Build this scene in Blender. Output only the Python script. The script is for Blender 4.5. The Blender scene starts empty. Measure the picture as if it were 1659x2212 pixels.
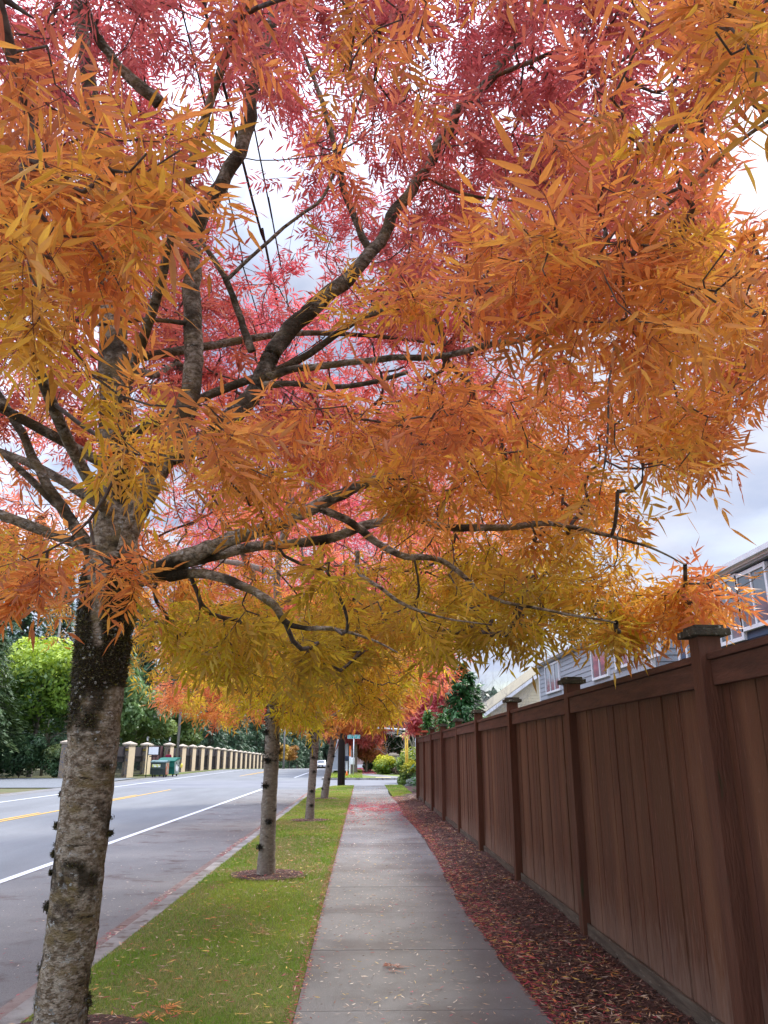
import bpy, bmesh, math, random
import numpy as np
from mathutils import Vector, Matrix
# ============ camera, world, sun, exposure ============
S = bpy.context.scene; COL = S.collection
H = 1.5; F = 1661.0; PITCH = math.radians(17.45); YAW = math.radians(1.55)
cd = bpy.data.cameras.new('camera'); cam = bpy.data.objects.new('camera', cd); COL.objects.link(cam); S.camera = cam
cam.location = (0, 0, H); cam.rotation_euler = (math.pi/2+PITCH, 0, -YAW)
cd.sensor_fit = 'VERTICAL'; cd.sensor_height = 36; cd.lens = 36*F/2212; cd.clip_end = 3000; cd.clip_start = .05
SUN_EL, SUN_AZ = math.radians(42), math.radians(35)      # azimuth from +Y towards +X
w = bpy.data.worlds.new('World'); S.world = w; w.use_nodes = True
wt = w.node_tree; wt.nodes.clear(); WN = wt.nodes.new; WL = wt.links.new
def wm(op, a, b=None, clamp=False):
    n = WN('ShaderNodeMath'); n.operation = op; n.use_clamp = clamp
    for i, v in enumerate((a, b)):
        if v is None: continue
        if isinstance(v, (int, float)): n.inputs[i].default_value = v
        else: WL(v, n.inputs[i])
    return n.outputs[0]
sky = WN('ShaderNodeTexSky'); sky.sky_type = 'NISHITA'; sky.sun_disc = False; sky.sun_elevation = SUN_EL; sky.sun_rotation = SUN_AZ; sky.air_density = 1.0; sky.dust_density = 1.2; sky.ozone_density = 2.0
b1 = WN('ShaderNodeBackground'); b1.inputs[1].default_value = .05; WL(sky.outputs[0], b1.inputs[0])
tc = WN('ShaderNodeTexCoord'); sp = WN('ShaderNodeSeparateXYZ'); WL(tc.outputs['Generated'], sp.inputs[0])
den = wm('ADD', wm('MAXIMUM', sp.outputs[2], 0.0), .22)
cb = WN('ShaderNodeCombineXYZ'); WL(wm('DIVIDE', sp.outputs[0], den), cb.inputs[0]); WL(wm('DIVIDE', sp.outputs[1], den), cb.inputs[1])
nz = WN('ShaderNodeTexNoise'); nz.inputs['Scale'].default_value = 1.9; nz.inputs['Detail'].default_value = 9; nz.inputs['Roughness'].default_value = .52; nz.inputs['Distortion'].default_value = .25; WL(cb.outputs[0], nz.inputs['Vector'])
nz2 = WN('ShaderNodeTexNoise'); nz2.inputs['Scale'].default_value = 3.3; nz2.inputs['Detail'].default_value = 6; WL(cb.outputs[0], nz2.inputs['Vector'])
rm = WN('ShaderNodeMapRange'); rm.inputs[1].default_value = .40; rm.inputs[2].default_value = .60; rm.interpolation_type = 'SMOOTHSTEP'; WL(nz.outputs[0], rm.inputs[0])
fac = wm('MAXIMUM', rm.outputs[0], wm('MULTIPLY', wm('SUBTRACT', sp.outputs[2], .42, True), 3.2, True))
ccol = WN('ShaderNodeMix'); ccol.data_type = 'RGBA'; WL(nz2.outputs[0], ccol.inputs[0]); ccol.inputs[6].default_value = (.165, .25, .44, 1); ccol.inputs[7].default_value = (.70, .69, .73, 1)
b2 = WN('ShaderNodeBackground'); WL(ccol.outputs[2], b2.inputs[0]); zen = wm('MULTIPLY', wm('SUBTRACT', sp.outputs[2], .56, True), 8.0); west = wm('MULTIPLY', wm('MULTIPLY', wm('SUBTRACT', wm('MULTIPLY', sp.outputs[0], -1.0), .15, True), wm('ADD', sp.outputs[2], .35)), 2.6); back = wm('MULTIPLY', wm('SUBTRACT', wm('MULTIPLY', sp.outputs[1], -1.0), .1, True), 1.0)
WL(wm('ADD', .70, wm('ADD', zen, wm('ADD', wm('MAXIMUM', west, 0.0), back))), b2.inputs[1])
ms = WN('ShaderNodeMixShader'); WL(fac, ms.inputs[0]); WL(b1.outputs[0], ms.inputs[1]); WL(b2.outputs[0], ms.inputs[2])
wo = WN('ShaderNodeOutputWorld'); WL(ms.outputs[0], wo.inputs[0])
sl = bpy.data.lights.new('sun', 'SUN'); sl.energy = 2.1; sl.angle = math.radians(14); sl.color = (1, .95, .88)
so = bpy.data.objects.new('sun', sl); COL.objects.link(so)
so.rotation_euler = Vector((-math.sin(SUN_AZ)*math.cos(SUN_EL), -math.cos(SUN_AZ)*math.cos(SUN_EL), -math.sin(SUN_EL))).to_track_quat('-Z', 'Y').to_euler()
S.view_settings.view_transform = 'Standard'; S.view_settings.look = 'None'; S.view_settings.gamma = 1; S.view_settings.exposure = 1.22
S.render.engine = 'CYCLES'
S.cycles.max_bounces = 7; S.cycles.diffuse_bounces = 4; S.cycles.transmission_bounces = 5; S.cycles.transparent_max_bounces = 4
try: S.cycles.use_denoising = True
except Exception: pass
# ============ pixel <-> world (photo measured at 1659x2212) ============
fh = np.array([math.sin(YAW), math.cos(YAW), 0]); RV = np.array([math.cos(YAW), -math.sin(YAW), 0]); UPV = np.array([0, 0, 1.])
FV = math.cos(PITCH)*fh+math.sin(PITCH)*UPV; UV = -math.sin(PITCH)*fh+math.cos(PITCH)*UPV; C0 = np.array([0, 0, H])
def ray(x, y): return FV+(x-829.5)/F*RV+(1106-y)/F*UV
def P(x, y, Y): d = ray(x, y); return C0+d*(Y/d[1])
def PX(x, y, X): d = ray(x, y); return C0+d*(X/d[0])
def PZ(x, y, z): d = ray(x, y); return C0+d*((z-H)/d[2])
def proj(p):
    q = p-C0; dz = q@FV; dz = np.where(np.abs(dz) < 1e-6, 1e-6, dz)
    return 829.5+F*(q@RV)/dz, 1106-F*(q@UV)/dz, dz
rng = np.random.default_rng(7); random.seed(7)
# ============ helpers ============
def hash3(i, j, k, s=0):
    n = (i*374761393+j*668265263+k*1274126177+s*362437).astype(np.int64) & 0xffffffff
    n = ((n ^ (n >> 13))*1103515245) & 0xffffffff
    return ((n ^ (n >> 16)) & 0xffff)/65535.0
def vnoise(p, s=0):
    p = np.asarray(p, float); f = np.floor(p).astype(np.int64); t = p-f; t = t*t*(3-2*t); r = 0
    for dx in (0, 1):
        for dy in (0, 1):
            for dz in (0, 1):
                wgt = (t[..., 0] if dx else 1-t[..., 0])*(t[..., 1] if dy else 1-t[..., 1])*(t[..., 2] if dz else 1-t[..., 2])
                r = r+wgt*hash3(f[..., 0]+dx, f[..., 1]+dy, f[..., 2]+dz, s)
    return r
def fbm(p, o=3, s=0): return sum(vnoise(np.asarray(p)*2**i, s+i)/2**i for i in range(o))/(2-2**(1-o))
def off_(p):
    o = np.zeros(3)
    while p is not None: o = o+np.array(p.location); p = p.parent
    return o
def nrm(v): return v/np.maximum(np.linalg.norm(v, axis=-1, keepdims=True), 1e-9)
def link(name, me, m=None, parent=None):
    o = bpy.data.objects.new(name, me); COL.objects.link(o)
    if m is not None: me.materials.append(m)
    if parent is not None: o.parent = parent
    return o
def npmesh(name, V, T, m, parent=None, col=None, smooth=False):
    """V (n,3), T (m,3|4) numpy -> one mesh object; col (n,3) -> point colour attribute; parents sit unrotated, so verts are made local"""
    V = np.asarray(V, np.float32); T = np.asarray(T, np.int32)
    if parent is not None: V = V-off_(parent).astype(np.float32)
    me = bpy.data.meshes.new(name); k = T.shape[1]
    me.vertices.add(len(V)); me.vertices.foreach_set('co', V.ravel())
    me.loops.add(T.size); me.loops.foreach_set('vertex_index', T.ravel())
    me.polygons.add(len(T)); me.polygons.foreach_set('loop_start', np.arange(len(T), dtype=np.int32)*k)
    me.update(calc_edges=True)
    me.polygons.foreach_set('use_smooth', np.full(len(T), smooth))
    if col is not None:
        a = me.color_attributes.new('Col', 'FLOAT_COLOR', 'POINT'); c = np.ones((len(V), 4), np.float32); c[:, :3] = col; a.data.foreach_set('color', c.ravel())
    return link(name, me, m, parent)
def tag(o, label=None, cat=None, group=None, kind=None):
    if label: o['label'] = label
    if cat: o['category'] = cat
    if group: o['group'] = group
    if kind: o['kind'] = kind
    return o
def empty(name, loc, label, cat, group=None):
    o = bpy.data.objects.new(name, None); COL.objects.link(o); o.location = loc; o.empty_display_size = .2
    return tag(o, label, cat, group)
def copy_tree(o, parent=None):
    c = o.copy(); COL.objects.link(c)
    if parent is not None: c.parent = parent
    for ch in list(o.children): copy_tree(ch, c)
    return c
class MB:
    def __init__(s): s.bm = bmesh.new()
    def box(s, a, b, M=None, bev=0):
        r = bmesh.ops.create_cube(s.bm, size=1)['verts']
        for v in r: v.co = Vector([(a[i]+b[i])/2+v.co[i]*(b[i]-a[i]) for i in range(3)])
        if bev:
            es = list({e for v in r for e in v.link_edges}); bmesh.ops.bevel(s.bm, geom=es, offset=bev, segments=2, affect='EDGES', profile=.7)
            if M is not None: raise ValueError
        if M is not None: bmesh.ops.transform(s.bm, matrix=M, verts=r)
        return s
    def cyl(s, a, b, r1, r2=None, n=12):
        a = Vector(a); b = Vector(b); r2 = r1 if r2 is None else r2; d = b-a
        M = Matrix.Translation((a+b)/2) @ d.to_track_quat('Z', 'Y').to_matrix().to_4x4()
        bmesh.ops.create_cone(s.bm, cap_ends=True, segments=n, radius1=r1, radius2=r2, depth=d.length, matrix=M); return s
    def sph(s, c, r, sc=(1, 1, 1), n=12):
        bmesh.ops.create_uvsphere(s.bm, u_segments=n, v_segments=max(6, n//2+2), radius=r, matrix=Matrix.Translation(c) @ Matrix.Diagonal((*sc, 1))); return s
    def poly(s, pts, depth=None):
        vs = [s.bm.verts.new(p) for p in pts]; f = s.bm.faces.new(vs)
        if depth is not None:
            r = bmesh.ops.extrude_face_region(s.bm, geom=[f]); bmesh.ops.translate(s.bm, vec=Vector(depth), verts=[v for v in r['geom'] if isinstance(v, bmesh.types.BMVert)])
        return s
    def build(s, name, m, parent=None, smooth=False, off=True):
        bmesh.ops.recalc_face_normals(s.bm, faces=s.bm.faces); me = bpy.data.meshes.new(name)
        if parent is not None and off: bmesh.ops.translate(s.bm, vec=-Vector(off_(parent)), verts=s.bm.verts)
        s.bm.to_mesh(me); s.bm.free()
        if smooth: me.polygons.foreach_set('use_smooth', [True]*len(me.polygons))
        return link(name, me, m, parent)
def rotz(a, c=(0, 0, 0)): return Matrix.Translation(c) @ Matrix.Rotation(a, 4, 'Z') @ Matrix.Translation(-Vector(c))
# ============ materials ============
def mat(name, base, rough=.8, var=None, scale=4, vscale=(1, 1, 1), detail=5, bump=0, bscale=None, metal=0, spec=.3, lo=.35, hi=.65, layers=(), coord='Object', emis=None):
    m = bpy.data.materials.new(name); m.use_nodes = True; nt = m.node_tree; n = nt.nodes; l = nt.links; bs = n['Principled BSDF']
    bs.inputs['Roughness'].default_value = rough; bs.inputs['Metallic'].default_value = metal; bs.inputs['Specular IOR Level'].default_value = spec
    bs.inputs['Base Color'].default_value = (*base, 1)
    t = n.new('ShaderNodeTexCoord'); mp = n.new('ShaderNodeMapping'); l.new(t.outputs[coord], mp.inputs[0]); mp.inputs['Scale'].default_value = vscale
    cur = None
    def mixin(cur, col, sc, lo, hi, det=5, rgh=.6, vs=None):
        mp2 = mp
        if vs: mp2 = n.new('ShaderNodeMapping'); l.new(t.outputs[coord], mp2.inputs[0]); mp2.inputs['Scale'].default_value = vs; mp2.inputs['Location'].default_value = (sc*.37, 3.1, sc*.7)
        z = n.new('ShaderNodeTexNoise'); z.inputs['Scale'].default_value = sc; z.inputs['Detail'].default_value = det; z.inputs['Roughness'].default_value = rgh; l.new(mp2.outputs[0], z.inputs['Vector'])
        r = n.new('ShaderNodeMapRange'); r.inputs[1].default_value = lo; r.inputs[2].default_value = hi; l.new(z.outputs[0], r.inputs[0])
        x = n.new('ShaderNodeMix'); x.data_type = 'RGBA'; l.new(r.outputs[0], x.inputs[0])
        if cur is None: x.inputs[6].default_value = (*base, 1)
        else: l.new(cur, x.inputs[6])
        x.inputs[7].default_value = (*col, 1); return x.outputs[2]
    if var: cur = mixin(cur, var, scale, lo, hi, detail)
    for L in layers: cur = mixin(cur, *L)
    if cur is not None: l.new(cur, bs.inputs['Base Color'])
    if bump:
        z = n.new('ShaderNodeTexNoise'); z.inputs['Scale'].default_value = bscale or scale*4; z.inputs['Detail'].default_value = 6; l.new(mp.outputs[0], z.inputs['Vector'])
        b = n.new('ShaderNodeBump'); b.inputs['Strength'].default_value = bump; b.inputs['Distance'].default_value = .02; l.new(z.outputs[0], b.inputs['Height']); l.new(b.outputs[0], bs.inputs['Normal'])
    if emis: bs.inputs['Emission Color'].default_value = (*emis, 1); bs.inputs['Emission Strength'].default_value = 1
    return m
def leafmat(name, trans=.5, rough=.5, spec=.25, under=False):
    m = bpy.data.materials.new(name); m.use_nodes = True; nt = m.node_tree; n = nt.nodes; l = nt.links; bs = n['Principled BSDF']; out = n['Material Output']
    a = n.new('ShaderNodeVertexColor'); a.layer_name = 'Col'; l.new(a.outputs[0], bs.inputs['Base Color'])
    if under:      # paler leaf undersides
        g = n.new('ShaderNodeNewGeometry'); u = n.new('ShaderNodeMix'); u.data_type = 'RGBA'; u.inputs[7].default_value = (.80, .46, .36, 1); k = n.new('ShaderNodeMath'); k.operation = 'MULTIPLY'; k.inputs[1].default_value = .26; l.new(g.outputs['Backfacing'], k.inputs[0]); l.new(k.outputs[0], u.inputs[0])
        tc_ = n.new('ShaderNodeTexCoord'); z = n.new('ShaderNodeTexNoise'); z.inputs['Scale'].default_value = 70; z.inputs['Detail'].default_value = 4; l.new(tc_.outputs['Object'], z.inputs['Vector']); r_ = n.new('ShaderNodeMapRange'); r_.inputs[1].default_value = .56; r_.inputs[2].default_value = .72; r_.inputs[4].default_value = .6; l.new(z.outputs[0], r_.inputs[0])
        u2 = n.new('ShaderNodeMix'); u2.data_type = 'RGBA'; u2.blend_type = 'MULTIPLY'; l.new(r_.outputs[0], u2.inputs[0]); l.new(a.outputs[0], u2.inputs[6]); u2.inputs[7].default_value = (.62, .40, .32, 1); l.new(u2.outputs[2], u.inputs[6]); l.new(u.outputs[2], bs.inputs['Base Color']); bs.inputs['Roughness'].default_value = rough; bs.inputs['Specular IOR Level'].default_value = spec
    tr = n.new('ShaderNodeBsdfTranslucent'); l.new(a.outputs[0], tr.inputs[0]); mx = n.new('ShaderNodeMixShader'); mx.inputs[0].default_value = trans
    l.new(bs.outputs[0], mx.inputs[1]); l.new(tr.outputs[0], mx.inputs[2]); l.new(mx.outputs[0], out.inputs[0]); return m
M = {}
M['leaf'] = leafmat('autumn_leaf', .56, under=True); M['green'] = leafmat('green_leaf', .25, .6, .2); M['grassblade'] = leafmat('grass_blade', .35, .6, .15); M['litter'] = leafmat('dry_leaf', .12, .6, .2)
M['bark'] = mat('bark', (.15, .108, .065), .92, (.42, .36, .27), 27, (1, 1, 1.5), bump=1.0, bscale=70, lo=.40, hi=.60, layers=[((.20, .15, .07), 6, .50, .62, 5, .6), ((.05, .035, .02), 5, .60, .66, 5, .7, (1, 1, 5)), ((.06, .045, .03), 5, .53, .64, 6, .7), ((.50, .50, .46), 15, .59, .66, 7, .7), ((.15, .11, .035), 4.3, .56, .68, 6, .7), ((.04, .03, .02), 34, .60, .68, 4, .7, (1, 1, 2.5))])
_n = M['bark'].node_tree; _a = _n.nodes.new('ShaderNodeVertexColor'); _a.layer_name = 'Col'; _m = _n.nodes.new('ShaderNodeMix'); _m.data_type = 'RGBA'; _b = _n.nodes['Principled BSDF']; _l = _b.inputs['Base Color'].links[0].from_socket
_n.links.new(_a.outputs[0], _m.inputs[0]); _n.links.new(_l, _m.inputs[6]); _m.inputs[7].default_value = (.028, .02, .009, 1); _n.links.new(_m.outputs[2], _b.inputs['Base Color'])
M['bark_far'] = mat('bark_far', (.30, .26, .21), .9, (.18, .15, .12), 14, (1, 1, 2.2), bump=.5, layers=[((.38, .37, .33), 20, .58, .66), ((.03, .025, .015), 5, .62, .68)])
M['twig'] = mat('twig', (.05, .035, .03), .9, (.14, .12, .10), 25)
M['darkbark'] = mat('conifer_bark', (.11, .095, .085), .95, (.2, .18, .16), 6, (1, 1, .3))
M['moss'] = leafmat('moss', .05, .9, .05)
M['wood'] = mat('stained_wood', (.142, .056, .029), .7, (.090, .035, .019), 5, (3, 3, .35), bump=.35, bscale=26, spec=.25, layers=[((.112, .048, .025), 2.4, .44, .56, 1, .4, (0, 2.6, 0)), ((.17, .076, .040), 1.9, .52, .66, 1, .4, (0, 2.2, 0)), ((.30, .15, .11), 34, .60, .75, 5, .7, (1.6, 1.6, .12)), ((.35, .27, .22), 60, .70, .76, 5, .7, (1, 1, .22)), ((.09, .035, .024), 1.3, .5, .8)])
def foot(m, c, z0, z1):
    nt = m.node_tree; n = nt.nodes; l = nt.links; bs = n['Principled BSDF']; src = bs.inputs['Base Color'].links[0].from_socket; t = n.new('ShaderNodeTexCoord'); sp_ = n.new('ShaderNodeSeparateXYZ'); l.new(t.outputs['Object'], sp_.inputs[0])
    z = n.new('ShaderNodeTexNoise'); mp = n.new('ShaderNodeMapping'); mp.inputs['Scale'].default_value = (8, 8, 1.2); l.new(t.outputs['Object'], mp.inputs[0]); l.new(mp.outputs[0], z.inputs['Vector']); z.inputs['Scale'].default_value = 5; z.inputs['Detail'].default_value = 5
    a = n.new('ShaderNodeMath'); a.operation = 'MULTIPLY_ADD'; a.inputs[1].default_value = .9; l.new(z.outputs[0], a.inputs[0]); l.new(sp_.outputs[2], a.inputs[2]); r = n.new('ShaderNodeMapRange'); r.inputs[1].default_value = z0; r.inputs[2].default_value = z1; r.inputs[3].default_value = .5; r.inputs[4].default_value = 0; l.new(a.outputs[0], r.inputs[0])
    x = n.new('ShaderNodeMix'); x.data_type = 'RGBA'; l.new(r.outputs[0], x.inputs[0]); l.new(src, x.inputs[6]); x.inputs[7].default_value = (*c, 1); l.new(x.outputs[2], bs.inputs['Base Color'])
foot(M['wood'], (.30, .21, .16), .55, 1.0)
M['woodpost'] = mat('stained_post', (.095, .037, .021), .72, (.13, .053, .030), 6, (3, 3, .4), bump=.35, bscale=26, layers=[((.05, .05, .02), 4, .62, .72)])
M['woodrail'] = mat('stained_rail', (.14, .060, .038), .75, (.08, .036, .024), 7, (3, .4, 3), bump=.4, bscale=30, layers=[((.30, .25, .21), 40, .65, .72, 6, .8, (1, .3, 1.6))])
M['woodcap'] = mat('weathered_cap', (.085, .075, .05), .9, (.035, .028, .02), 16, bump=.6, layers=[((.42, .42, .36), 26, .60, .68), ((.06, .07, .02), 8, .55, .65)])
M['kick'] = mat('weathered_kickboard', (.15, .12, .09), .9, (.08, .06, .045), 9, (3, .3, 3), bump=.5, layers=[((.24, .21, .17), 30, .60, .68, 5, .7, (1, .3, 1))])
M['redcap'] = mat('fresh_cap', (.42, .09, .04), .7, (.3, .06, .03), 8)
M['concrete'] = mat('concrete', (.242, .240, .232), .9, (.172, .172, .167), 1.1, bump=.35, bscale=160, layers=[((.28, .265, .25), 70, .58, .72), ((.10, .095, .09), 150, .62, .72), ((.14, .12, .11), .55, .50, .70), ((.36, .32, .29), 9, .70, .74)])
M['kerb'] = mat('kerb_concrete', (.34, .33, .31), .9, (.18, .17, .16), 3, bump=.3, bscale=90, layers=[((.14, .10, .08), 6, .56, .68)])
M['gutter'] = mat('gutter_concrete', (.25, .205, .185), .9, (.19, .13, .115), 4, bump=.3, bscale=90, layers=[((.12, .06, .05), 12, .56, .66)])
M['asphalt'] = mat('asphalt', (.172, .180, .188), .85, (.136, .142, .149), .35, (2.2, .5, 1), bump=.3, bscale=120, layers=[((.24, .24, .25), 60, .56, .7), ((.15, .15, .165), .9, .60, .70, 6, .7, (1.5, .35, 1)), ((.10, .10, .105), 130, .62, .72)])
M['shoulder'] = mat('shoulder_asphalt', (.158, .158, .158), .9, (.205, .20, .195), .8, bump=.5, bscale=110, layers=[((.30, .28, .27), 80, .58, .7), ((.085, .075, .072), 100, .57, .69), ((.11, .085, .08), 2.2, .56, .70)])
M['crossing'] = mat('side_street_asphalt', (.185, .19, .205), .8, (.15, .155, .17), .6, layers=[((.14, .145, .165), .25, .5, .62)])
M['white'] = mat('road_white', (.72, .73, .75), .7, (.55, .56, .58), 12); M['yellow'] = mat('road_yellow', (.72, .40, .04), .7, (.55, .33, .08), 12)
M['soil'] = mat('mulch_soil', (.07, .04, .033), .97, (.13, .07, .06), 22, bump=1, bscale=50, layers=[((.16, .07, .055), 50, .58, .68), ((.02, .012, .01), 9, .52, .66)])
M['turf'] = mat('turf_base', (.14, .20, .03), .95, (.19, .20, .06), 2.5, bump=.8, bscale=60, layers=[((.13, .10, .04), 12, .60, .72), ((.05, .09, .012), 30, .5, .65)])
M['ground'] = mat('ground', (.10, .11, .045), .95, (.13, .105, .06), .4, bump=.5, layers=[((.06, .08, .02), 2.5, .5, .65)])
M['gravel'] = mat('gravel', (.12, .13, .14), .95, (.18, .19, .205), 14, bump=.6)
M['stucco'] = mat('cream_stucco', (.64, .52, .36), .85, (.56, .45, .30), 2, bump=.15, bscale=50); M['cap'] = mat('pillar_cap', (.52, .44, .35), .85, (.42, .36, .29), 5)
M['ashlar'] = mat('stone_face', (.20, .17, .14), .9, (.30, .22, .13), 5, layers=[((.13, .13, .15), 9, .5, .6)])
M['iron'] = mat('dark_iron', (.012, .011, .014), .6); M['screen'] = mat('privacy_screen', (.018, .013, .018), .8, (.03, .024, .03), 3)
M['plaque'] = mat('plaque', (.02, .018, .012), .5); M['gold'] = mat('gold_digit', (.6, .45, .08), .4)
M['black'] = mat('black_paint', (.012, .012, .014), .5); M['whitep'] = mat('white_paint', (.78, .8, .82), .45, (.7, .72, .75), 3)
M['pale'] = mat('pale_panel', (.42, .47, .54), .4, (.5, .54, .6), 1.2); M['lamp_glass'] = mat('lamp_glass', (.7, .75, .8), .1)
M['dumpg'] = mat('green_bin_paint', (.008, .11, .08), .5, (.012, .14, .10), 2.5); M['dumpd'] = mat('dark_bin_paint', (.03, .055, .05), .55, (.06, .075, .07), 4); M['dumpend'] = mat('grey_green_bin_end', (.16, .22, .19), .6, (.22, .27, .24), 4)
M['rust'] = mat('rusty_end', (.26, .22, .17), .8, (.30, .10, .05), 3, lo=.45, hi=.55); M['lid'] = mat('lid', (.07, .14, .15), .45, (.2, .28, .28), 3)
M['label'] = mat('pale_sticker', (.75, .8, .75), .5, (.55, .6, .15), 6, lo=.48, hi=.52); M['rubber'] = mat('rubber', (.015, .015, .017), .8); M['bag'] = mat('yellow_bag', (.8, .65, .1), .5)
M['creo'] = mat('creosote_pole', (.022, .016, .016), .85, (.04, .03, .028), 5, (1, 1, .1)); M['greypole'] = mat('grey_pole', (.25, .24, .22), .9, (.16, .15, .14), 5, (1, 1, .2)); M['wire'] = mat('cable', (.03, .035, .035), .6)
M['signg'] = mat('sign_teal', (.0, .27, .27), .45, spec=.4); M['galv'] = mat('galvanised', (.55, .57, .6), .4, metal=.3); M['orange'] = mat('orange_marker', (.85, .2, .05), .5); M['navy'] = mat('navy_box', (.02, .03, .06), .5)
M['ypole'] = mat('yellow_paint', (.72, .48, .06), .55, (.6, .38, .05), 3); M['sidingA'] = mat('grey_siding', (.32, .34, .37), .7, (.28, .30, .33), 1.5, (1, .3, 5)); M['sidingB'] = mat('navy_siding', (.05, .075, .125), .6, (.04, .06, .10), 1.5, (1, .3, 5))
M['sidingC'] = mat('beige_siding', (.62, .54, .36), .7, (.55, .48, .33), 1.5); M['trim'] = mat('white_trim', (.72, .73, .75), .5, (.64, .65, .68), 3); M['roofm'] = mat('shingles', (.13, .12, .11), .95, (.2, .185, .16), 6, (1, 1, 1), bump=.6, bscale=20); M['roofc'] = mat('mossy_shingles', (.22, .19, .13), .95, (.30, .26, .18), 4, bump=.5)
M['glass'] = mat('window_glass', (.09, .11, .13), .06, (.16, .18, .2), 1.2, spec=.8); M['blind'] = mat('window_blind', (.38, .44, .40), .6, (.22, .28, .24), 9, (1, 1, 9), lo=.48, hi=.52); M['soffit'] = mat('soffit', (.33, .34, .36), .7)
M['carw'] = mat('car_white', (.8, .8, .82), .25, spec=.6); M['carglass'] = mat('car_glass', (.03, .04, .05), .08, spec=.8); M['lens'] = mat('car_lens', (.7, .72, .75), .15); M['stone'] = mat('monument_stone', (.33, .31, .28), .9, (.42, .4, .36), 6)
M['skin'] = mat('skin', (.16, .075, .045), .6); M['hair'] = mat('hair', (.012, .008, .008), .7); M['top'] = mat('maroon_top', (.24, .015, .05), .8, (.18, .01, .035), 20); M['jeans'] = mat('dark_trousers', (.02, .025, .04), .9)
M['tact'] = mat('tactile_yellow', (.6, .5, .25), .8); M['fencefar'] = mat('far_fence_wood', (.26, .09, .05), .8, (.18, .06, .035), 3, (4, 4, .5)); M['pinkwall'] = mat('pinkish_wall', (.42, .30, .29), .8)
# ============ ground, road, pavement ============
def gz(Y): return -.0163*np.maximum(0, np.asarray(Y, float)-88)
def ribbon(name, xl, xr, y0, y1, z, m, n=None, nx=1, kind='structure', parent=None, bumpf=None, thick=None):
    n = n or max(2, int(abs(y1-y0)/1.0)); Y = np.linspace(y0, y1, n+1); a = np.array([xl(y) if callable(xl) else xl for y in Y], float); b = np.array([xr(y) if callable(xr) else xr for y in Y], float)
    t = np.linspace(0, 1, nx+1); X = a[:, None]*(1-t)+b[:, None]*t; YY = np.repeat(Y[:, None], nx+1, 1); Z = z+gz(YY)
    if bumpf is not None: Z = Z+bumpf(X, YY)
    V = np.stack([X, YY, Z], -1).reshape(-1, 3); i = np.arange(n)[:, None]*(nx+1)+np.arange(nx); T = np.stack([i, i+1, i+nx+2, i+nx+1], -1).reshape(-1, 4)
    if thick:
        k = nx+1; L = np.arange(n+1)*k; Rr = L+nx; V2 = V.copy(); V2[:, 2] -= thick; N = len(V)
        e = [np.stack([L[:-1], L[1:], L[1:]+N, L[:-1]+N], -1), np.stack([Rr[1:], Rr[:-1], Rr[:-1]+N, Rr[1:]+N], -1), np.stack([np.arange(nx)+1, np.arange(nx), np.arange(nx)+N, np.arange(nx)+1+N], -1), np.stack([L[-1]+np.arange(nx), L[-1]+np.arange(nx)+1, L[-1]+np.arange(nx)+1+N, L[-1]+np.arange(nx)+N], -1)]
        T = np.concatenate([T]+e); V = np.concatenate([V, V2])
    o = npmesh(name, V, T, m, parent)
    if parent is None and kind: o['kind'] = kind
    return o
XS = -1.98
SIDE0, SIDE1 = 40.3, 52.8
ribbon('ground', -600, 600, -60, 1500, -.15, M['ground'], n=120, nx=12)
ribbon('road', -14.2, -2.36, -12, 420, -.130, M['asphalt'], n=120)
ribbon('shoulder', -4.72, -2.40, -12, 39.0, -.126, M['shoulder'])
ribbon('side_street', -2.36, 80, 37.0, SIDE1+.3, -.1285, M['crossing'], n=16)
ribbon('intersection_patch', -14.2, -2.36, 41, 52, -.1265, M['crossing'])
def corner(y, y0=36.2, r=4.1): return XS if y < y0 else XS+1.9*(1-math.sqrt(max(0, 1-((y-y0)/r)**2)))
ribbon('kerb', lambda y: corner(y)-.15, lambda y: corner(y), -4, SIDE0-.0, .0, M['kerb'], n=140, thick=.2)
ribbon('gutter', lambda y: corner(y)-.42, lambda y: corner(y)-.145, -4, SIDE0+.0, -.118, M['gutter'], n=140)
ribbon('verge', lambda y: corner(y)-.001, -.395, -4, SIDE0, .0, M['turf'], n=160, nx=8, thick=.2, bumpf=lambda X, Y: -.004+.03*np.exp(-((X+1.2)/.5)**2)*0)
walkR = lambda y: 1.10+.05*math.sin(y*.55)+(.07 if 14 < y < 21 else 0)*math.sin((y-14)/7*math.pi)
k0 = -3.75
while k0 < 39:      # slab by slab, with open joints
    y1 = min(k0+1.52, 39.9)
    tag(ribbon('pavement_slab', -.39, lambda y: walkR(y), k0+.004, y1-.004, .008+.002*random.random(), M['concrete'], n=6, nx=4, thick=.1), kind='structure'); k0 += 1.52
ribbon('pavement_joint', -.395, 1.0, -4, 39.8, -.02, M['soil'], n=30)
def mb_(X, Y): return .02+.05*fbm(np.stack([X*2.5, Y*2.5, X*0], -1), 3)+.05*np.clip((X-1.3)/.6, 0, 1)-.03*np.clip((1.25-X)/.15, 0, 1)
ribbon('mulch_bed', lambda y: walkR(y)-.03, 2.6, -4, 30.5, -.01, M['soil'], n=500, nx=22, bumpf=mb_)
ribbon('corner_lawn', lambda y: 1.12, lambda y: 1.95+.0*y-.0, 29.0, SIDE0-.6, .025, M['turf'], n=30, nx=3, thick=.15)
ribbon('corner_bed', lambda y: 1.951, 9, 30.4, SIDE0-.6, .02, M['soil'], n=30, nx=8, thick=.15)
ribbon('back_garden', 2.61, 60, -12, 36, .02, M['ground'], n=30, nx=4)
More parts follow.
